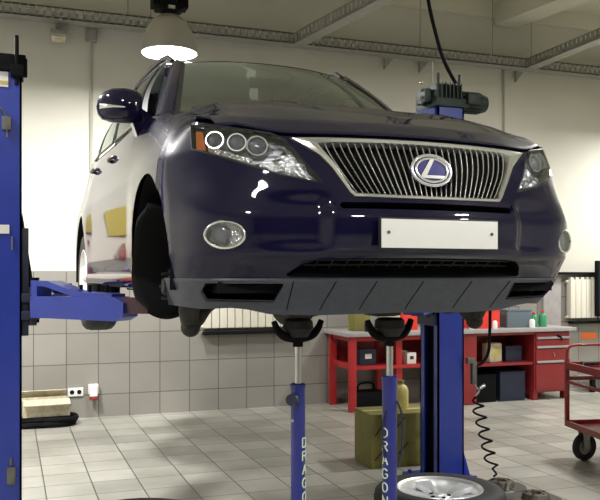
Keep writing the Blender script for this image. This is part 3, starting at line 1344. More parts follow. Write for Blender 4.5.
# wipers
for (xa, xb) in ((-.62, .02), (.02, .60)):
    mb = MB()
    mb.tube([windshield_pt(lerp(xa, xb, k / 10) / .765, .03 + .05 * math.sin(PI * k / 10)) + Vector((0, -.012, .016)) for k in range(11)], .007, 6)
    mb.build('wiper', BLACKPL, car)


# ------------------------------------------------------------------ two-post lift
def lift_post(x0, y0, mirror, label):
    """column with its opening towards the car; x0,y0 is the centre of the column foot"""
    t = thing('lift_post', label, 'lift post', (x0, y0, 0))
    s = -1 if mirror else 1          # s=+1: opening faces +x
    mb = MB()
    hw, hd, th_, ht = .1025, .125, .012, 2.60
    mb.box((-s * (hw - th_ / 2), 0, ht / 2), (th_, 2 * hd, ht))
    mb.box((0, -hd + th_ / 2, ht / 2), (2 * hw, th_, ht))
    mb.box((0, hd - th_ / 2, ht / 2), (2 * hw, th_, ht))
    mb.box((s * (hw - th_ / 2), -hd + .028, ht / 2), (th_, .056, ht))
    mb.box((s * (hw - th_ / 2), hd - .028, ht / 2), (th_, .056, ht))
    mb.build('column', BLUE, t, smooth=False)
    mb = MB()
    mb.box((-.01 * s, 0, ht / 2 + .01), (.12, .20, ht - .05))
    mb.build('column_channel', MATTEBLACK, t, smooth=False)
    mb = MB()
    mb.box((0, 0, .012), (.42, .40, .024), bev=.004)
    for q in ((1, 1), (1, -1), (-1, 1), (-1, -1)):
        mb.cyl((q[0] * .17, q[1] * .16, .024), (q[0] * .17, q[1] * .16, .045), .016, 6)
    bp_ = mb.build('base_plate', BLUE, t)
    mb = MB()
    for sy in (-1,):
        M_ = Matrix.Translation((-s * hw, sy * .05, .024)) @ Matrix.Rotation(PI / 2, 4, 'X')
        mb.prism([(0, 0), (-s * .09, 0), (0, .30)], -.01, .01, M=M_)
        M_ = Matrix.Translation((-s * hw, .10, .024)) @ Matrix.Rotation(PI / 2, 4, 'X')
        mb.prism([(0, 0), (-s * .09, 0), (0, .30)], -.01, .01, M=M_)
    mb.build('gusset', BLUE, bp_)
    # carriage and arms
    mb = MB()
    mb.box((s * .115, 0, 1.40), (.05, .21, .62), bev=.006)
    mb.box((s * .150, 0, 1.31), (.10, .30, .05), bev=.006)
    mb.box((s * .150, 0, 1.21), (.10, .30, .05), bev=.006)
    for sy in (-.1, .1):
        mb.cyl((s * .16, sy, 1.15), (s * .16, sy, 1.37), .025, 14)
    cg = mb.build('carriage', NAVYPL, t)
    return t, cg, s


def lift_arm(parent, root, a, b, label=None):
    """swing arm from a to b (room points), box section with inner extension and round pad; parent sits at root"""
    rootv = Vector(root)
    A, B = Vector(a) - rootv, Vector(b) - rootv
    d = (B - A)
    L_ = d.length
    d.normalize()
    ang = math.atan2(d.y, d.x)
    M_ = Matrix.Translation(A) @ Matrix.Rotation(ang, 4, 'Z')
    mb = MB()
    Lb = L_ * .72
    side = [(0, -.128), (0, -.006), (Lb - .06, -.004), (Lb, -.035), (Lb, -.11), (Lb - .05, -.135)]
    Mx = M_ @ Matrix.Rotation(PI / 2, 4, 'X')
    mb.prism(side, -.065, .065, M=Mx)
    arm = mb.build('swing_arm', BLUE, parent, smooth=False)
    mb = MB()
    mb.prism([(.0, -.006), (.0, .085), (.12, .082), (.32, .022), (Lb - .08, .012), (Lb - .08, -.004), (.30, -.004), (.10, .050), (.045, .052), (.045, -.006)], -.06, .06, M=Mx)
    mb.build('arm_strap', BLUE, arm, smooth=False)
    mb = MB()
    mb.box(((Lb + L_) / 2 - .06, 0, -.05), (L_ - Lb + .10, .085, .085), M=M_, bev=.005)
    mb.build('arm_extension', MAROON, arm)
    mb = MB()
    mb.cyl(M_ @ Vector((L_, 0, -.075)), M_ @ Vector((L_, 0, .03)), .03, 16)
    mb.cyl(M_ @ Vector((L_, 0, .03)), M_ @ Vector((L_, 0, .045)), .065, 24)
    mb.build('lift_pad', MATTEBLACK, arm)
    MB().cyl(M_ @ Vector((-.03, 0, -.16)), M_ @ Vector((-.03, 0, .10)), .028, 14).build('arm_pin', MATTEBLACK, arm)
    for k in range(4):
        MB().cyl(M_ @ Vector((.28 + .06 * k, .04, .02)), M_ @ Vector((.28 + .06 * k, .04, .06)), .010, 8).build('arm_bolt', MATTEBLACK, arm)
    return arm


LP = (-.0325, 4.965)
RP = (2.8725, 4.965)
tL, cL, sL = lift_post(*LP, False, 'blue lift post at the left frame edge, a swing arm reaching the SUV')
tR, cR, sR = lift_post(*RP, True, 'blue lift post beside the red workbench, with motor on top')
lift_arm(tL, (*LP, 0), (.16, 4.86, 1.325), (.80, 4.22, 1.305))
lift_arm(tL, (*LP, 0), (.14, 5.06, 1.325), (.72, 5.85, 1.315))
lift_arm(tR, (*RP, 0), (2.72, 4.86, 1.325), (2.20, 4.24, 1.315))
lift_arm(tR, (*RP, 0), (2.72, 5.06, 1.325), (2.25, 5.85, 1.315))
# chain box, label and lock gear on the left post
mb = MB()
mb.box((0, -.01, 2.615), (.23, .28, .03))
mb.box((.045, -.08, 2.66), (.16, .10, .08), bev=.01)
mb.box((-.06, .02, 2.66), (.10, .20, .10), bev=.01)
mb.cyl((.075, -.145, 2.52), (.075, -.145, 2.80), .012, 10)
mb.box((.075, -.145, 2.60), (.07, .04, .07), bev=.008)
mb.box((.118, -.10, 2.63), (.03, .06, .10), bev=.008)
mb.build('head_gear', MATTEBLACK, tL)
mb = MB()
mb.box((.004, -.1285, 2.55), (.05, .006, .085))
lb_ = mb.build('warning_label', WHITEPL, tL)
MB().box((.004, -.1320, 2.53), (.046, .002, .022)).build('label_band', YELLOWISH, lb_)
mb = MB()
mb.box((.02, -.135, 2.30), (.05, .03, .08), bev=.012)
mb.tube(catmull([(.02, -.135, 2.34), (-.02, -.14, 2.39), (-.10, -.14, 2.40)], 6), .004, 6)
mb.tube([(.02, -.135, 2.27), (.025, -.135, 2.22)], .006, 6)
mb.build('limit_switch', CAST, tL)
mb = MB()
mb.box((.045, -.135, .30), (.05, .03, .10), bev=.012)
mb.tube([(.045, -.135, .36), (.045, -.135, .40)], .008, 8)
mb.build('floor_latch', CAST, tL)
mb = MB()
mb.box((.0, -.1285, 1.70), (.07, .006, .05))
lb2 = mb.build('type_plate', WHITEPL, tL)
MB().tube([(.05, -.135, 1.66), (.05, -.135, 1.58)], .006, 6).build('release_pin', STEEL, tL)
# cover strip flaring beside the left carriage
mb = MB()
mb.prism([(.10, 1.36), (.17, 1.36), (.105, 1.80)], -.10, .10, M=Matrix.Rotation(PI / 2, 4, 'X'))
mb.build('carriage_stop', MATTEBLACK, tL, smooth=False)

# motor head on the right post
mb = MB()
mb.box((0, 0, 2.63), (.26, .30, .06), bev=.01)
mb.box((-.03, -.05, 2.70), (.18, .18, .11), bev=.012)
for x in (-.10, -.02, .07):
    mb.cyl((x, -.12, 2.60), (x, -.12, 2.83 if x != -.02 else 2.76), .011, 10)
mb.box((-.155, -.02, 2.68), (.06, .14, .10), bev=.02)
for k in range(6):
    mb.box((-.09 + .03 * k, -.155, 2.71), (.008, .02, .10))
hg = mb.build('head_gear', DARKGREEN, tR)
mb = MB()
mb.cyl((.08, -.06, 2.655), (.285, -.06, 2.655), .066, 24)
mb.cyl((.285, -.06, 2.655), (.31, -.06, 2.655), .058, 24)
for k in range(14):
    q = 2 * PI * k / 14
    mb.box((.17, -.06 + .068 * math.cos(q), 2.655 + .068 * math.sin(q)), (.18, .006, .018), rot=Matrix.Rotation(q + PI / 2, 4, 'X'))
mb.box((.16, -.15, 2.66), (.10, .05, .07), bev=.01)
mb.build('drive_motor', DARKGREEN, tR)
for k, z in enumerate((2.80, 2.75, 2.70, 2.66)):
    MB().sphere((-.190, -.05, z - .03), .012, 10).build('chain_link', STEEL, tR)
mb = MB()
mb.prism([(-.25, 2.50), (-.10, 2.50), (-.10, 2.60), (-.25, 2.56)], -.12, .10, M=Matrix.Rotation(PI / 2, 4, 'X'))
mb.build('head_bracket', BLUE, tR, smooth=False)

# supply cable from the ceiling down to the motor
mb = MB()
pts = catmull([(2.62, 4.86, ZC), (2.655, 4.86, 3.75), (2.70, 4.86, 3.36), (2.765, 4.86, 3.10), (2.83, 4.86, 2.92), (2.93, 4.86, 2.76), (2.98, 4.88, 2.70)], 10)
mb.tube(pts, .013, 8)
tag(mb.build('power_cable', MATTEBLACK), 'black power cable hanging from the ceiling to the lift motor', 'cable')
# thin hanger from the tray to the motor head
mb = MB()
mb.tube([(2.80, 4.95, 2.70), (2.82, 5.0, 2.95)], .004, 6)
mb.build('head_wire', STEEL, tR).location = (-RP[0], -RP[1], 0)

# ------------------------------------------------------------------ support jacks
GLYPH = {
    'D': [[(-.4, -.5), (-.4, .5)], [(-.4, .5), (.05, .5), (.38, .25), (.38, -.25), (.05, -.5), (-.4, -.5)]],
    'R': [[(-.4, -.5), (-.4, .5)], [(-.4, .5), (.2, .5), (.38, .3), (.2, .05), (-.4, .05)], [(0, .05), (.42, -.5)]],
    'A': [[(-.42, -.5), (0, .5), (.42, -.5)], [(-.25, -.1), (.25, -.1)]],
    'G': [[(.4, .32), (.15, .5), (-.2, .5), (-.4, .2), (-.4, -.2), (-.2, -.5), (.2, -.5), (.4, -.3), (.4, -.05), (.1, -.05)]],
    'O': [[(0, .5), (-.36, .28), (-.4, -.2), (-.15, -.5), (.15, -.5), (.4, -.2), (.36, .28), (0, .5)]],
    'N': [[(-.4, -.5), (-.4, .5), (.4, -.5), (.4, .5)]],
}


def jack(x, y, ztop, zsad, label, a_letters, zl, rot, knob):
    t = thing('support_jack', label, 'jack', (x, y, 0), 0, None)
    rc = .034
    mb = MB()
    mb.lathe([(.0005, .02), (rc, .02), (rc, ztop - .02), (rc + .003, ztop - .018), (rc + .003, ztop - .004), (rc - .003, ztop), (.013, ztop + .001)], 28)
    mb.build('jack_tube', JACKBLUE, t)
    mb = MB()
    mb.cyl((0, 0, ztop - .02), (0, 0, zsad - .03), .0155, 20)
    mb.build('jack_ram', STEEL, t)
    mb = MB()
    for k in range(4):
        q = PI / 4 + k * PI / 2
        mb.tube([(0, 0, .12), (.28 * math.cos(q), .28 * math.sin(q), .05)], .022, 10)
        mb.cyl((.28 * math.cos(q), .28 * math.sin(q), 0.0), (.28 * math.cos(q), .28 * math.sin(q), .05), .028, 14)
    mb.cyl((0, 0, .02), (0, 0, .16), .05, 20)
    mb.build('jack_foot', JACKBLUE, t)
    # cradle
    M_ = Matrix.Translation((0, 0, zsad)) @ Matrix.Rotation(rot, 4, 'Z')
    mb = MB()
    path = catmull([(-.125, 0, .045), (-.105, 0, .005), (-.07, 0, -.025), (0, 0, -.035), (.07, 0, -.025), (.105, 0, .005), (.125, 0, .045)], 5)
    mb.tube(path, [.013 + .009 * math.sin(PI * i / (len(path) - 1)) for i in range(len(path))], 10, M=M_)
    mb.cyl((0, 0, -.075), (0, 0, -.02), .024, 18, M=M_)
    sd = mb.build('jack_cradle', MATTEBLACK, t)
    mb = MB()
    mb.lathe([(.0005, .056), (.050, .056), (.068, .045), (.072, .01), (.045, -.03), (.0005, -.03)], 24, M=M_)
    mb.build('cradle_pad', RUBBER, sd)
    # valve knob
    if knob:
        c0 = Vector((-.027, -.030, ztop - .065))
        c1 = Vector((-.052, -.062, ztop - .065))
        mb = MB()
        mb.cyl(c0, c0.lerp(c1, .6), .012, 14)
        mb.cyl(c0.lerp(c1, .55), c1 + (c1 - c0) * .25, .0265, 24)
        mb.build('valve_knob', NAVYPL, t)
        mb = MB()
        mb.sphere((-.030, -.012, ztop - .17), .008)
        mb.build('grease_nipple', STEEL, t)
    # upright lettering down the tube
    mb = MB()
    base = math.atan2(-y, -x)
    for i, ch in enumerate('DRAGON'):
        zc = zl - .0625 * i
        for st in GLYPH[ch]:
            pts = []
            for (u0, v0), (u1, v1) in zip(st[:-1], st[1:]):
                for k in range(5):
                    u, v = lerp(u0, u1, k / 5), lerp(v0, v1, k / 5)
                    pts.append((u, v))
            pts.append(st[-1])
            # viewed from outside, larger u must lie towards the reader's right
            mb.tube([((rc + .0005) * math.cos(base + a_letters + u * .036 / rc), (rc + .0005) * math.sin(base + a_letters + u * .036 / rc), zc + v * .042) for u, v in pts], .0034, 6)
    mb.build('maker_lettering', LETTER, t)
    return t


jack(1.264, 3.50, .936, 1.182, 'blue support jack with a round knob, under the left of the bumper', R(62), .665, R(8), True)
jR = jack(1.655, 3.335, .975, 1.187, 'blue support jack in front of the olive carton, under bumper middle', R(-42), .715, R(10), False)
mb = MB()
mb.tube(catmull([(.02, -.035, .86), (.046, -.03, .80), (.055, -.02, .70), (.05, -.02, .62), (.03, -.03, .56)], 6), .005, 8)
mb.build('jack_hose', NAVYPL, jR)
mb = MB()
mb.tube(catmull([(-.03, -.02, .82), (-.042, -.015, .76), (-.042, -.015, .66), (-.034, -.02, .60)], 6), .004, 8)
mb.build('release_lever', NAVYPL, jR)

# ------------------------------------------------------------------ wheels and brake discs on the floor
w1 = thing('loose_wheel', 'alloy wheel lying flat on the tiles before the right lift post', 'wheel', (2.30, 4.00, .121), R(15))
wheel_parts(w1, Matrix.Identity(4))
w2 = thing('loose_wheel', 'black-tyred wheel lying at the lower left, only its top edge showing', 'wheel', (.60, 4.03, .121), R(60))
wheel_parts(w2, Matrix.Identity(4))


def brake_disc(x, y, z, tilt, label):
    t = thing('brake_disc', label, 'brake disc', (x, y, z))
    M_ = Matrix.Rotation(tilt, 4, 'Y')
    mb = MB()
    mb.lathe([(.085, 0), (.160, 0), (.164, .004), (.164, .024), (.160, .028), (.085, .028)], 48, M=M_)
    mb.lathe([(.158, .010), (.150, .012), (.158, .018)], 48, M=M_)
    mb.build('friction_ring', DISCSTEEL, t)
    mb = MB()
    mb.lathe([(.098, .026), (.090, .030), (.082, .060), (.074, .066), (.036, .066), (.034, .050), (.0005, .050)], 36, M=M_)
    hat = mb.build('disc_hat', RUST, t)
    mb = MB()
    for k in range(5):
        q = 2 * PI * k / 5
        p = Vector((.057 * math.cos(q), .057 * math.sin(q), .0655))
        mb.cyl(M_ @ p, M_ @ (p + Vector((0, 0, .0025))), .009, 10)
    mb.build('bolt_hole', MATTEBLACK, hat)
    return t


brake_disc(3.10, 4.575, .0, 0, 'brake disc just behind the other disc, the coiled hose ending on it')
brake_disc(3.13, 4.24, .0, 0, 'brake disc with dark hub at the bottom edge, nearest the camera')
mb = MB()
mb.box((2.86, 4.16, .06), (.09, .06, .12), bev=.02)
mb.tube(catmull([(2.86, 4.16, .10), (2.88, 4.18, .15), (2.92, 4.22, .11)], 5), .02, 8)
tag(mb.build('brake_caliper', CAST), 'grey cast brake caliper lying between the alloy wheel and brake discs', 'brake caliper')

# ------------------------------------------------------------------ air hose
ah = thing('air_hose', 'black coiled air hose hanging beside the right lift post', 'hose', (3.02, 4.80, 0))
mb = MB()
pts = []
N_ = 6.0
for i in range(int(N_ * 16) + 1):
    t = i / (N_ * 16)
    q = 2 * PI * N_ * t
    rr = .040 * min(1, t * 6 + .15)
    pts.append((lerp(.02, .17, t) + rr * math.cos(q), lerp(0, .02, t) + rr * math.sin(q), lerp(.60, .10, t ** 1.05)))
pts += [Vector((.16, .0, .085)), Vector((.10, -.14, .085)), Vector((.04, -.20, .09))]
mb.tube(pts, .0075, 7)
mb.build('coil', MATTEBLACK, ah)
mb = MB()
mb.tube(catmull([(.15, .02, 1.75), (.155, .02, 1.3), (.15, .02, 1.0), (.14, .02, .90), (.10, .02, .835), (.04, .0, .815), (-.02, -.02, .83)], 8), .011, 8)
mb.build('drop_pipe', MATTEBLACK, ah)
mb = MB()
mb.box((-.005, -.02, .765), (.035, .035, .16), bev=.008)
mb.box((-.03, -.02, .85), (.06, .035, .04), bev=.008)
gun = mb.build('blow_gun', CAST, ah)
mb = MB()
mb.tube(catmull([(-.005, -.02, .70), (.02, -.02, .66), (.04, -.02, .64), (.02, 0, .60)], 5), .007, 7)
mb.cyl((.045, -.02, .655), (.085, -.02, .675), .012, 12)
mb.build('hose_coupling', STEEL, ah)
mb = MB().box((.065, .04, 1.76), (.215, .06, .05), bev=.01)
mb.build('hose_bracket', MATTEBLACK, ah)

# ------------------------------------------------------------------ workbench along the back wall
YB0, YB1 = 7.68, 8.30
frame = thing('workbench_frame', 'red steel bench frame with open shelf, left of the right lift post', 'workbench', (3.36, 7.68, 0))
for (x, y) in ((.03, .03), (.03, .57), (.60, .10), (.60, .57), (1.20, .03), (1.20, .57)):
    MB().box((x, y, .395), (.075, .06, .79), bev=.004).build('leg', RED, frame)
mb = MB()
mb.box((.62, .31, .455), (1.20, .56, .035), bev=.004)
mb.build('shelf', RED, frame)
mb = MB().box((.62, .59, .60), (1.22, .02, .34))
mb.build('back_panel', DKRED, frame)
mb = MB()
mb.box((.62, .05, .765), (1.22, .03, .05))
mb.box((.03, .31, .765), (.03, .5, .05))
mb.box((.03, .31, .48), (.03, .5, .05))
mb.build('rail', RED, frame)

wt = MB()
wt.box((4.76, 7.985, .812), (2.90, .68, .040), bev=.006)
tag(wt.build('worktop', GREYTOP), 'long grey worktop along the back wall above the red units', 'worktop')

cub = thing('bench_cabinet', 'deep red open bench cabinet with a single inner shelf', 'cabinet', (4.62, 7.68, 0))
MB().box((.13, .30, .40), (.27, .60, .784), bev=.006).build('side_pillar', DKRED, cub)
MB().box((.64, .58, .41), (.80, .02, .76)).build('back_panel', DKRED, cub)
MB().box((.645, .30, .43), (.76, .56, .03), bev=.004).build('shelf', DKRED, cub)
MB().box((.645, .30, .775), (.76, .60, .03)).build('top_rail', DKRED, cub)

dr = thing('drawer_cabinet', 'deep red drawer cabinet at the right end of the worktop', 'cabinet', (5.66, 7.68, 0))
mb = MB()
mb.box((.245, .31, .44), (.49, .58, .70), bev=.006)
mb.build('body', DKRED, dr)
mb = MB()
mb.box((.03, .08, .045), (.06, .08, .09))
mb.box((.46, .08, .045), (.06, .08, .09))
mb.box((.245, .52, .045), (.49, .06, .09))
mb.build('plinth', DKRED, dr)
for (z0, z1, strip) in ((.705, .775, True), (.60, .69, True), (.43, .585, True), (.115, .415, False)):
    d_ = MB().box((.245, .012, (z0 + z1) / 2), (.46, .022, z1 - z0), bev=.004).build('drawer', DKRED, dr)
    if strip:
        MB().box((.245, -.004, z0 + .012), (.44, .012, .026), bev=.003).build('drawer_handle', GREYTOP, d_)
mb = MB()
mb.tube(catmull([(.33, -.01, .73), (.34, -.02, .72), (.35, -.02, .70), (.36, -.012, .69)], 4), .010, 8)
mb.sphere((.31, -.012, .735), .016)
mb.build('keys', MATTEBLACK, dr)
MB().tube(catmull([(.245, -.006, .55), (.25, -.014, .53), (.26, -.010, .50)], 4), .006, 8).build('key_ring', STEEL, dr)

# things on the worktop
ZT = .832


def put_box(name, m, c, d, rz, label, cat, bev=.01, extra=None, group=None):
    o = thing(name, label, cat, (c[0], c[1], c[2]), rz, group)
    MB().box((0, 0, d[2] / 2), d, bev=bev).build('body', m, o)
    if extra:
        extra(o, d)
    return o


def lid(m):
    def f(o, d):
        MB().box((0, 0, d[2] + .008), (d[0] * 1.03, d[1] * 1.03, .018), bev=.004).build('lid', m, o)
    return f


def handle_lid(m):
    def f(o, d):
        MB().box((0, 0, d[2] + .008), (d[0] * 1.03, d[1] * 1.03, .018), bev=.004).build('lid', m, o)
        MB().tube(catmull([(-d[0] * .2, 0, d[2] + .015), (-d[0] * .18, 0, d[2] + .05), (d[0] * .18, 0, d[2] + .05), (d[0] * .2, 0, d[2] + .015)], 4), .007, 8).build('handle', m, o)
    return f


put_box('plastic_crate', REDB, (5.10, 7.95, ZT), (.36, .26, .20), R(4), 'bright red plastic box on the worktop under the bumper corner', 'box', .012, lid(REDB))
put_box('tool_case', TEALGREY, (5.56, 7.95, ZT), (.32, .24, .19), R(-3), 'grey-blue tool case on the worktop beside the red box', 'case', .014, handle_lid(TEALGREY))


def bottle(x, y, z, r, h, m, capm, label, cat='bottle', group=None):
    t = thing('bottle', label, cat, (x, y, z), 0, group)
    MB().lathe([(.0005, 0), (r, .002), (r, h * .68), (r * .8, h * .78), (r * .38, h * .85), (r * .36, h * .93)], 20).build('bottle_body', m, t)
    MB().lathe([(r * .45, h * .88), (r * .45, h), (.0005, h)], 16).build('cap', capm, t)
    return t


bottle(5.80, 7.90, ZT, .045, .17, GREENB, REDB, 'green bottle with red cap at the worktop end')
bottle(5.91, 7.88, ZT, .048, .19, GREENB, REDB, 'taller green bottle with red cap, last before the radiator')
bottle(5.66, 7.74, ZT, .033, .12, WHITEPL, GREENB, 'small white bottle in front of the grey-blue tool case')
for k, (x, m_, lab) in enumerate(((4.86, WHITEPL, 'white spray can in front of the bright red box'), (5.16, WHITEPL, 'second white can, by the right end of the red box'))):
    bottle(x, 7.74, ZT, .028, .11, m_, REDB, lab, 'can')
can = thing('oil_can', 'olive square oil can on the left end of the worktop', 'oil can', (3.60, 8.0, ZT), R(10))
MB().box((0, 0, .10), (.20, .14, .20), bev=.012).build('body', OLIVEBOX, can)
MB().cyl((.05, 0, .20), (.05, 0, .225), .022, 14).build('cap', BLACKPL, can)
cup = thing('black_cup', 'small black pot in front of the olive oil can', 'pot', (3.62, 7.80, ZT))
MB().lathe([(.0005, .001), (.042, .001), (.048, .085), (.044, .085), (.040, .01), (.0005, .01)], 20).build('body', BLACKPL, cup)
put_box('paper_carton', CREAMBOX, (3.98, 8.0, ZT), (.16, .16, .16), R(6), 'cream carton on the worktop behind the right jack cradle', 'carton', .006)
put_box('red_carton', REDB, (4.18, 7.98, ZT), (.18, .16, .18), R(-5), 'red carton on the worktop beside the right lift post', 'carton', .006, lid(REDB))
# things on the open shelf
ZS = .4735


def small_label(m):
    def f(o, d):
        MB().box((0, -d[1] / 2 - .001, d[2] * .55), (d[0] * .4, .003, d[2] * .3)).build('paper_label', m, o)
    return f


put_box('battery', NAVYPL, (3.62, 7.90, ZS), (.20, .16, .17), R(5), 'navy battery with white label on the red bench shelf', 'battery', .012, small_label(WHITEPL))
put_box('parts_box', CREAMBOX, (4.06, 7.98, ZS), (.17, .15, .13), R(-4), 'tan parts box on the red shelf beside the battery', 'box', .006, small_label(WHITEPL))
put_box('filter_box', WHITEPL, (4.12, 7.82, ZS), (.12, .09, .12), R(8), 'white filter box in front of the tan parts box', 'box', .006, small_label(MAROON))
bag = thing('tool_bag', 'black tool bag on the floor under the red bench', 'bag', (3.68, 8.0, 0), R(4))
MB().box((0, 0, .09), (.36, .24, .18), bev=.05).build('bag_body', MATTEBLACK, bag)
MB().tube(catmull([(-.1, 0, .17), (-.08, 0, .25), (.08, 0, .25), (.1, 0, .17)], 5), .012, 8).build('handle', MATTEBLACK, bag)
# things in the red cabinet
can2 = thing('jerrycan', 'cream and yellow canister on the cabinet shelf', 'canister', (5.20, 7.86, .4455), R(12))
mb = MB()
mb.box((0, 0, .11), (.20, .13, .22), bev=.03)
mb.build('body', CREAMBOX, can2)
MB().cyl((-.05, 0, .215), (-.05, 0, .25), .024, 14).build('cap', REDB, can2)
MB().box((0, -.066, .11), (.12, .004, .10)).build('paper_label', YELLOWISH, can2)
put_box('shelf_bin', NAVYPL, (5.47, 7.92, .4455), (.22, .20, .16), 0, 'dark bin on the cabinet shelf beside the canister', 'bin', .012, lid(NAVYPL))
put_box('floor_crate', MATTEBLACK, (5.06, 7.92, 0), (.28, .30, .30), 0, 'black crate on the floor under the cabinet shelf, left one', 'crate', .014, lid(MATTEBLACK))
put_box('floor_crate', NAVYPL, (5.42, 7.92, 0), (.34, .30, .32), 0, 'dark grooved crate on the floor beside the drawer cabinet', 'crate', .014, lid(NAVYPL))

# olive carton and canister in front of the bench
bx = thing('carton', 'olive green carton on the floor behind the right jack', 'carton', (2.86, 5.56, 0), R(-4))
MB().box((0, 0, .20), (.64, .36, .40), bev=.006).build('body', OLIVEBOX, bx)
for (xa, za, xb, zb) in ((-.29, .24, -.22, .32), (-.29, .06, -.21, .14), (-.10, .10, -.02, .18), (.08, .24, .16, .32), (-.12, .29, -.05, .37)):
    MB().tube([(xa, -.181, za), (xb, -.181, zb)], .006, 6).build('printed_mark', MAROON, bx)
MB().box((0, 0, .4005), (.64, .05, .003)).build('tape', YELLOWISH, bx)
cn = thing('oil_canister', 'yellow-green canister standing on the olive carton', 'canister', (2.875, 5.60, .404))
MB().lathe([(.0005, 0), (.055, 0), (.060, .01), (.060, .14), (.045, .17), (.022, .185), (.022, .20)], 22).build('body', YELLOWISH, cn)
MB().lathe([(.026, .19), (.026, .215), (.0005, .215)], 16).build('cap', OLIVEBOX, cn)

# ------------------------------------------------------------------ radiators on the wall


def radiator(x0, x1, z0, z1, label, bar=True):
    t = thing('radiator', label, 'radiator', (x0, YW - .02, 0))
    n = max(2, round((x1 - x0) / .085))
    for k in range(n):
        xa = (x1 - x0) * k / n
        w = (x1 - x0) / n
        mb = MB()
        mb.box((xa + w / 2, -.06, (z0 + z1) / 2), (w - .007, .09, z1 - z0 - .05), bev=.012)
        mb.box((xa + w / 2, -.06, z1 - .012), (w - .035, .05, .03), bev=.008)
        mb.build('radiator_section', RADWHITE, t)
    mb = MB()
    mb.cyl((-.03, -.05, z0 + .04), (x1 - x0 + .02, -.05, z0 + .04), .016, 12)
    mb.cyl((-.03, -.05, z1 - .05), (x1 - x0 + .02, -.05, z1 - .05), .016, 12)
    for x in (.05, x1 - x0 - .05):
        mb.box((x, -.010, (z0 + z1) / 2), (.03, .016, .1))
    mb.build('header_pipe', RADWHITE, t)
    return t


radiator(1.92, 3.02, .855, 1.42, 'cream ribbed radiator on the tiled wall under the car')
radiator(6.58, 7.06, .875, 1.41, 'cream ribbed radiator at the right end of the worktop')


def rad_strip(x0, x1, z, label):
    mb = MB().box(((x0 + x1) / 2, YW - .075, z), (x1 - x0, .10, .030), bev=.006)
    return tag(mb.build('wall_strip', MATTEBLACK), label, 'rail')


rad_strip(1.92, 2.95, .823, 'black strip on the wall beneath the radiator under the car')  # thin black strip along the bottom of the radiator
rad_strip(6.30, 8.3, 1.462, 'black shelf rail above the radiator at the right')
rad_strip(6.62, 7.9, .842, 'black strip beneath the radiator at the right')  # same black strip below the right radiator
# small warm grey upright panel between worktop end and radiator
mb = MB().box((6.36, YW - .03, 1.12), (.26, .05, .66), bev=.005)
tag(mb.build('wall_board', GREYTOP), 'grey board on the wall just left of the right radiator', 'board')
mb = MB().box((6.95, YW - .016, .665), (.24, .008, .085), bev=.002)
tag(mb.build('wall_sign', ORANGE), 'small blank orange sign on the tiles below the right radiator', 'sign')
# dark panel at the right frame edge
pn = thing('wall_screen', 'dark framed panel at the right frame edge beside the radiator', 'panel', (7.14, YW - .17, 0))
MB().box((.0, 0, 1.27), (.42, .06, .70), bev=.012).build('frame', MATTEBLACK, pn)
MB().box((.0, -.033, 1.27), (.37, .004, .64)).build('screen', NAVYPL, pn)
MB().box((.08, .09, 1.27), (.14, .12, .14)).build('bracket', BLACKPL, pn)
mb = MB().tube([(-.18, 0, .92), (-.18, 0, .86), (-.14, 0, .83)], .008, 8)
mb.build('dangling_cable', MATTEBLACK, pn)

# ------------------------------------------------------------------ red trolley at the right
tr = thing('tool_trolley', 'red steel tool trolley on black castors at the right frame edge', 'trolley', (4.13, 5.23, 0), R(-12))
TW, TD = .70, .95
for (x, y) in ((.014, -.014), (TW - .014, -.014), (.014, -TD + .014), (TW - .014, -TD + .014)):
    MB().box((x, y, .53), (.030, .030, .50), bev=.004).build('leg', DKRED, tr)


def tray(z, h, name):
    mb = MB()
    mb.box((TW / 2, -TD / 2, z), (TW, TD, .012))
    for (c, d) in (((TW / 2, -.008, z + h / 2), (TW, .016, h)), ((TW / 2, -TD + .008, z + h / 2), (TW, .016, h)), ((.008, -TD / 2, z + h / 2), (.016, TD, h)), ((TW - .008, -TD / 2, z + h / 2), (.016, TD, h))):
        mb.box(c, d, bev=.003)
    return mb.build(name, DKRED, tr, smooth=False)


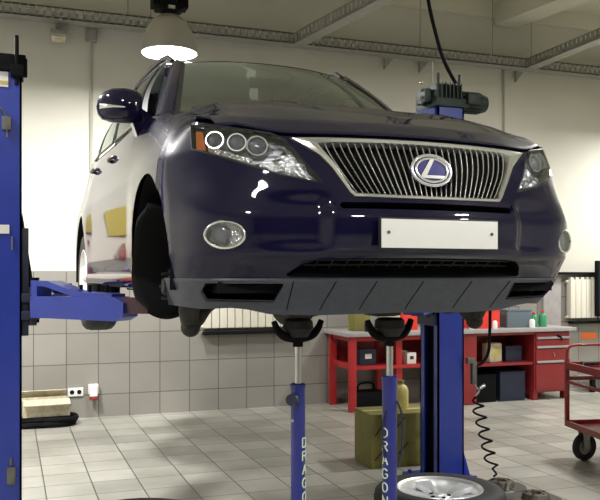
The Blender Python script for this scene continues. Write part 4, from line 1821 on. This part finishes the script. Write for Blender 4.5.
tray(.705, .050, 'top_tray')
tray(.255, .040, 'bottom_tray')
mb = MB()
mb.box((TW / 2, -.012, .625), (TW, .02, .03))
mb.box((TW / 2, -TD + .012, .625), (TW, .02, .03))
mb.box((.012, -TD / 2, .60), (.02, TD, .02))
mb.build('side_rail', DKRED, tr)
mb = MB()
mb.tube(catmull([(.014, -.014, .74), (.014, -.014, .82), (.03, -.014, .865), (.075, -.014, .885), (.2, -.014, .888), (TW - .2, -.014, .888), (TW - .075, -.014, .885), (TW - .03, -.014, .865), (TW - .014, -.014, .82), (TW - .014, -.014, .74)], 6), .012, 10)
mb.build('push_handle', DKRED, tr)
for (x, y, sw) in ((.10, -.10, .2), (TW - .10, -.10, -.3), (.10, -TD + .10, .4), (TW - .10, -TD + .10, 0)):
    ce = bpy.data.objects.new('castor', None)
    COL.objects.link(ce)
    ce.parent = tr
    M_ = Matrix.Translation((x, y, 0)) @ Matrix.Rotation(sw, 4, 'Z')
    mb = MB()
    mb.lathe([(.06, -.018), (.095, -.020), (.105, -.012), (.105, .012), (.095, .020), (.06, .018)], 32, M=M_ @ Matrix.Translation((0, -.02, .105)) @ Matrix.Rotation(PI / 2, 4, 'X'))
    mb.build('castor_tyre', RUBBER, ce)
    mb = MB()
    mb.lathe([(.0005, -.022), (.03, -.022), (.03, -.012), (.062, -.010), (.062, .010), (.03, .012), (.03, .022), (.0005, .022)], 28, M=M_ @ Matrix.Translation((0, -.02, .105)) @ Matrix.Rotation(PI / 2, 4, 'X'))
    mb.build('castor_hub', GALV, ce)
    mb = MB()
    for s_ in (-1, 1):
        mb.prism([(-.022, -.015), (.022, -.015), (.035, .135), (-.035, .135)], -.003, .003, M=M_ @ Matrix.Translation((0, -.02 + s_ * .028, .105)) @ Matrix.Rotation(PI / 2, 4, 'X'))
    mb.box((0, -.02, .244), (.09, .075, .012), M=M_)
    mb.build('castor_fork', GALV, ce, smooth=False)
sc_ = thing('spray_nozzle', 'black tool lying at the corner of the red trolley tray', 'tool', (4.22, 5.14, .713), R(-20))
MB().tube([(0, 0, .035), (.14, .02, .035)], .016, 10).build('body', BLACKPL, sc_)
MB().tube([(.02, 0, .03), (.0, -.02, .02)], .011, 8).build('tip', BLACKPL, sc_)

# low dolly standing by the wall behind the trolley
dl = thing('floor_dolly', 'low dark dolly on castors by the wall behind the trolley', 'dolly', (6.68, 7.98, 0), R(2))
MB().box((.45, .12, .175), (.95, .28, .03), bev=.006).build('deck', GALV, dl)
for x in (.05, .30, .62, .88):
    mb = MB()
    mb.cyl((x, .0, .05), (x, .03, .05), .05, 18)
    mb.box((x, .015, .115), (.05, .05, .09))
    mb.build('castor', MATTEBLACK, dl)

# ------------------------------------------------------------------ clutter by the left wall
cb = thing('cardboard_box', 'open cream cardboard box on the floor by the left lift post', 'box', (.33, 8.06, .10), R(3))
mb = MB()
w_, d_, h_ = .42, .26, .15
for (c, d) in (((0, 0, .004), (w_, d_, .008)), ((0, -d_ / 2, h_ / 2), (w_, .008, h_)), ((0, d_ / 2, h_ / 2), (w_, .008, h_)), ((-w_ / 2, 0, h_ / 2), (.008, d_, h_)), ((w_ / 2, 0, h_ / 2), (.008, d_, h_))):
    mb.box(c, d)
mb.build('body', CREAMBOX, cb, smooth=False)
MB().box((0, -d_ / 2 - .03, h_ - .012), (w_, .008, .10), rot=Matrix.Rotation(R(-65), 4, 'X')).build('flap', CREAMBOX, cb, smooth=False)
MB().box((0, d_ / 2 + .03, h_ + .03), (w_, .008, .09), rot=Matrix.Rotation(R(40), 4, 'X')).build('flap', CREAMBOX, cb, smooth=False)
mb = MB()
for (x0_, y0_, z0_, r0) in ((.22, 8.02, .028, .14), (.40, 8.04, .03, .17), (.44, 8.02, .07, .15), (.26, 8.05, .068, .15)):
    mb.tube([(x0_ + r0 * 1.15 * math.cos(q), y0_ + r0 * math.sin(q), z0_ + .006 * math.sin(3 * q)) for q in [2 * PI * i / 30 for i in range(30)]], .026, 8, closed=True)
tag(mb.build('hose_pile', MATTEBLACK), 'coil of dark cable on the floor under the cardboard box', 'cable')
sk = thing('wall_socket', 'white double socket low on the tiled wall', 'socket', (.63, YW - .014, .265))
MB().box((0, -.008, 0), (.15, .016, .085), bev=.005).build('socket_plate', WHITEPL, sk)
for x in (-.035, .035):
    MB().cyl((x, -.014, 0), (x, -.020, 0), .022, 16).build('socket_well', MATTEBLACK, sk)
pg = thing('industrial_socket', 'white three-phase wall socket with red mouth above the floor', 'socket', (.80, YW - .014, .16))
mb = MB()
mb.box((0, -.03, .13), (.10, .06, .10), bev=.012)
mb.tube([(0, -.045, .16), (0, -.075, .05)], [.045, .038], 18)
mb.build('socket_body', WHITEPL, pg)
MB().tube([(0, -.073, .058), (0, -.080, .03)], [.043, .043], 18).build('socket_collar', DKRED, pg)

# ------------------------------------------------------------------ high-bay lamp
lp = thing('high_bay_lamp', 'grey bell-shaped hanging lamp above the car roof, lit', 'lamp', (1.32, 6.97, LAMP_Z))
mb = MB()
prof_ = [(.245, 0), (.240, .05), (.222, .13), (.19, .21), (.145, .28), (.09, .325), (.06, .335)]
mb.lathe(prof_ + [(r_ - .006, z - .002) for r_, z in prof_[::-1]], 48, closed=True)
mb.build('lamp_shade', SHADEGREY, lp)
mb = MB().lathe([(.238, .016), (.0005, .016)], 40)
mb.build('lamp_diffuser', LAMPWHITE, lp)
mb = MB()
mb.cyl((0, 0, .333), (0, 0, .40), .07, 20)
mb.box((0, 0, .47), (.24, .20, .20), bev=.02)
for x in (-.135, .135):
    mb.box((x, 0, .45), (.04, .16, .12), bev=.01)
for x in (-.09, -.05, .05, .09):
    mb.box((x, -.105, .50), (.012, .02, .15))
mb.build('ballast_box', MATTEBLACK, lp)
MB().box((0, -.10, .372), (.06, .03, .03), bev=.005).build('cable_gland', STEEL, lp)
mb = MB().cyl((0, 0, .56), (0, 0, ZC - LAMP_Z), .012, 10)
mb.build('hanger', MATTEBLACK, lp)


# ------------------------------------------------------------------ cable trays
def cable_tray(a, b, w, h, label, rods=()):
    """perforated U tray from a to b; rods: fractions where hangers rise to the ceiling"""
    A, B = Vector(a), Vector(b)
    L_ = (B - A).length
    ang = math.atan2(B.y - A.y, B.x - A.x)
    t = thing('cable_tray', label, 'cable tray', A, ang)
    mb = MB()
    mb.box((L_ / 2, 0, -h / 2), (L_, w, .004))
    mb.box((L_ / 2, -w / 2, -h / 2 + .008), (L_, .004, .016))
    mb.box((L_ / 2, -w / 2, h / 2 - .008), (L_, .004, .016))
    mb.box((L_ / 2, w / 2, 0), (L_, .004, h))
    n = int(L_ / .075)
    for k in range(n):
        mb.box(((k + .5) * L_ / n, -w / 2, 0), (.052, .004, h))
    mb.build('tray_channel', GALV, t, smooth=False)
    for fr in rods:
        MB().cyl((fr * L_, 0, -h / 2), (fr * L_, 0, ZC - A.z), .005, 6).build('hanger_rod', GALV, t)
    mb = MB()
    for k in range(3):
        mb.tube([(0, -.05 + .04 * k, -h / 2 + .015), (L_, -.05 + .04 * k, -h / 2 + .015)], .010, 6)
    mb.build('tray_cable', MATTEBLACK, t)
    return t


TZ = 3.985
ct = cable_tray((-2.6, YW - .16, TZ), (9.4, YW - .16, TZ), .16, .115, 'long grey perforated cable tray running along the back wall', ())
for x in (1.13, 1.36, 4.45, 5.42, 5.97):
    MB().cyl((x + 2.6, 0, .04), (x + 2.6, 0, ZC - TZ), .006, 6).build('hanger_rod', GALV, ct)
mb = MB()
for x in (4.08, 4.53, 5.85):
    mb.prism([(x + 2.56, -.05), (x + 2.68, -.05), (x + 2.56, -.19)], -.02, .02, M=Matrix.Translation((0, .10, 0)) @ Matrix.Rotation(PI / 2, 4, 'X'))
mb.build('wall_bracket', GALV, ct, smooth=False)
cable_tray((5.92, YW - .24, TZ), (5.86, 2.0, TZ), .14, .11, 'grey perforated cable tray crossing overhead at the right', (.35, .8))
cable_tray((2.95, YW - .24, TZ), (2.98 + .62, 4.1, TZ), .14, .12, 'grey cable tray slanting overhead above the windscreen', (.5,))


# conduits and wall fixtures
def conduit(x, z0, z1, label):
    mb = MB().cyl((x, YW - .014, z0), (x, YW - .014, z1), .013, 8)
    return tag(mb.build('wall_conduit', mat('conduit_grey', (.38, .36, .30), .6)), label, 'conduit')


conduit(.78, 1.48, 3.92, 'thin grey conduit down the wall left of the car')
conduit(5.68, 1.48, 3.95, 'thin grey conduit down the wall right of the lift motor')
fx = thing('wall_floodlight', 'small pale floodlight high on the wall at the left', 'floodlight', (.46, YW, 3.80))
MB().box((0, -.05, .13), (.05, .08, .10), bev=.008).build('bracket', GALV, fx)
MB().box((0, -.11, .0), (.16, .14, .065), rot=Matrix.Rotation(R(-20), 4, 'X'), bev=.012).build('housing', GALV, fx)
MB().box((0, -.125, -.036), (.13, .10, .008), rot=Matrix.Rotation(R(-20), 4, 'X')).build('lens', CREAMBOX, fx)
jb = thing('junction_box', 'small grey junction box at the top of the left conduit', 'junction box', (.78, YW, 3.86))
MB().box((0, -.035, 0), (.11, .07, .13), bev=.01).build('body', GALV, jb)
MB().box((0, -.073, 0), (.09, .008, .11), bev=.003).build('cover', GALV, jb)

# red cabinet and yellow board on the wall behind the left post (seen mirrored in the car doors)
rc_ = thing('fire_cabinet', 'red wall cabinet behind the left lift post', 'cabinet', (-.42, YW - .014, 0))
MB().box((0, -.09, 1.52), (.56, .18, .56), bev=.012).build('body', RED, rc_)
MB().box((.0, -.186, 1.52), (.50, .012, .50), bev=.004).build('door', RED, rc_)
mb = MB().box((-.40, YW - .02, 1.98), (.80, .02, .22), bev=.004)
tag(mb.build('wall_board', mat('ochre_board', (.42, .34, .02), .5)), 'ochre board on the wall above the red cabinet', 'board')
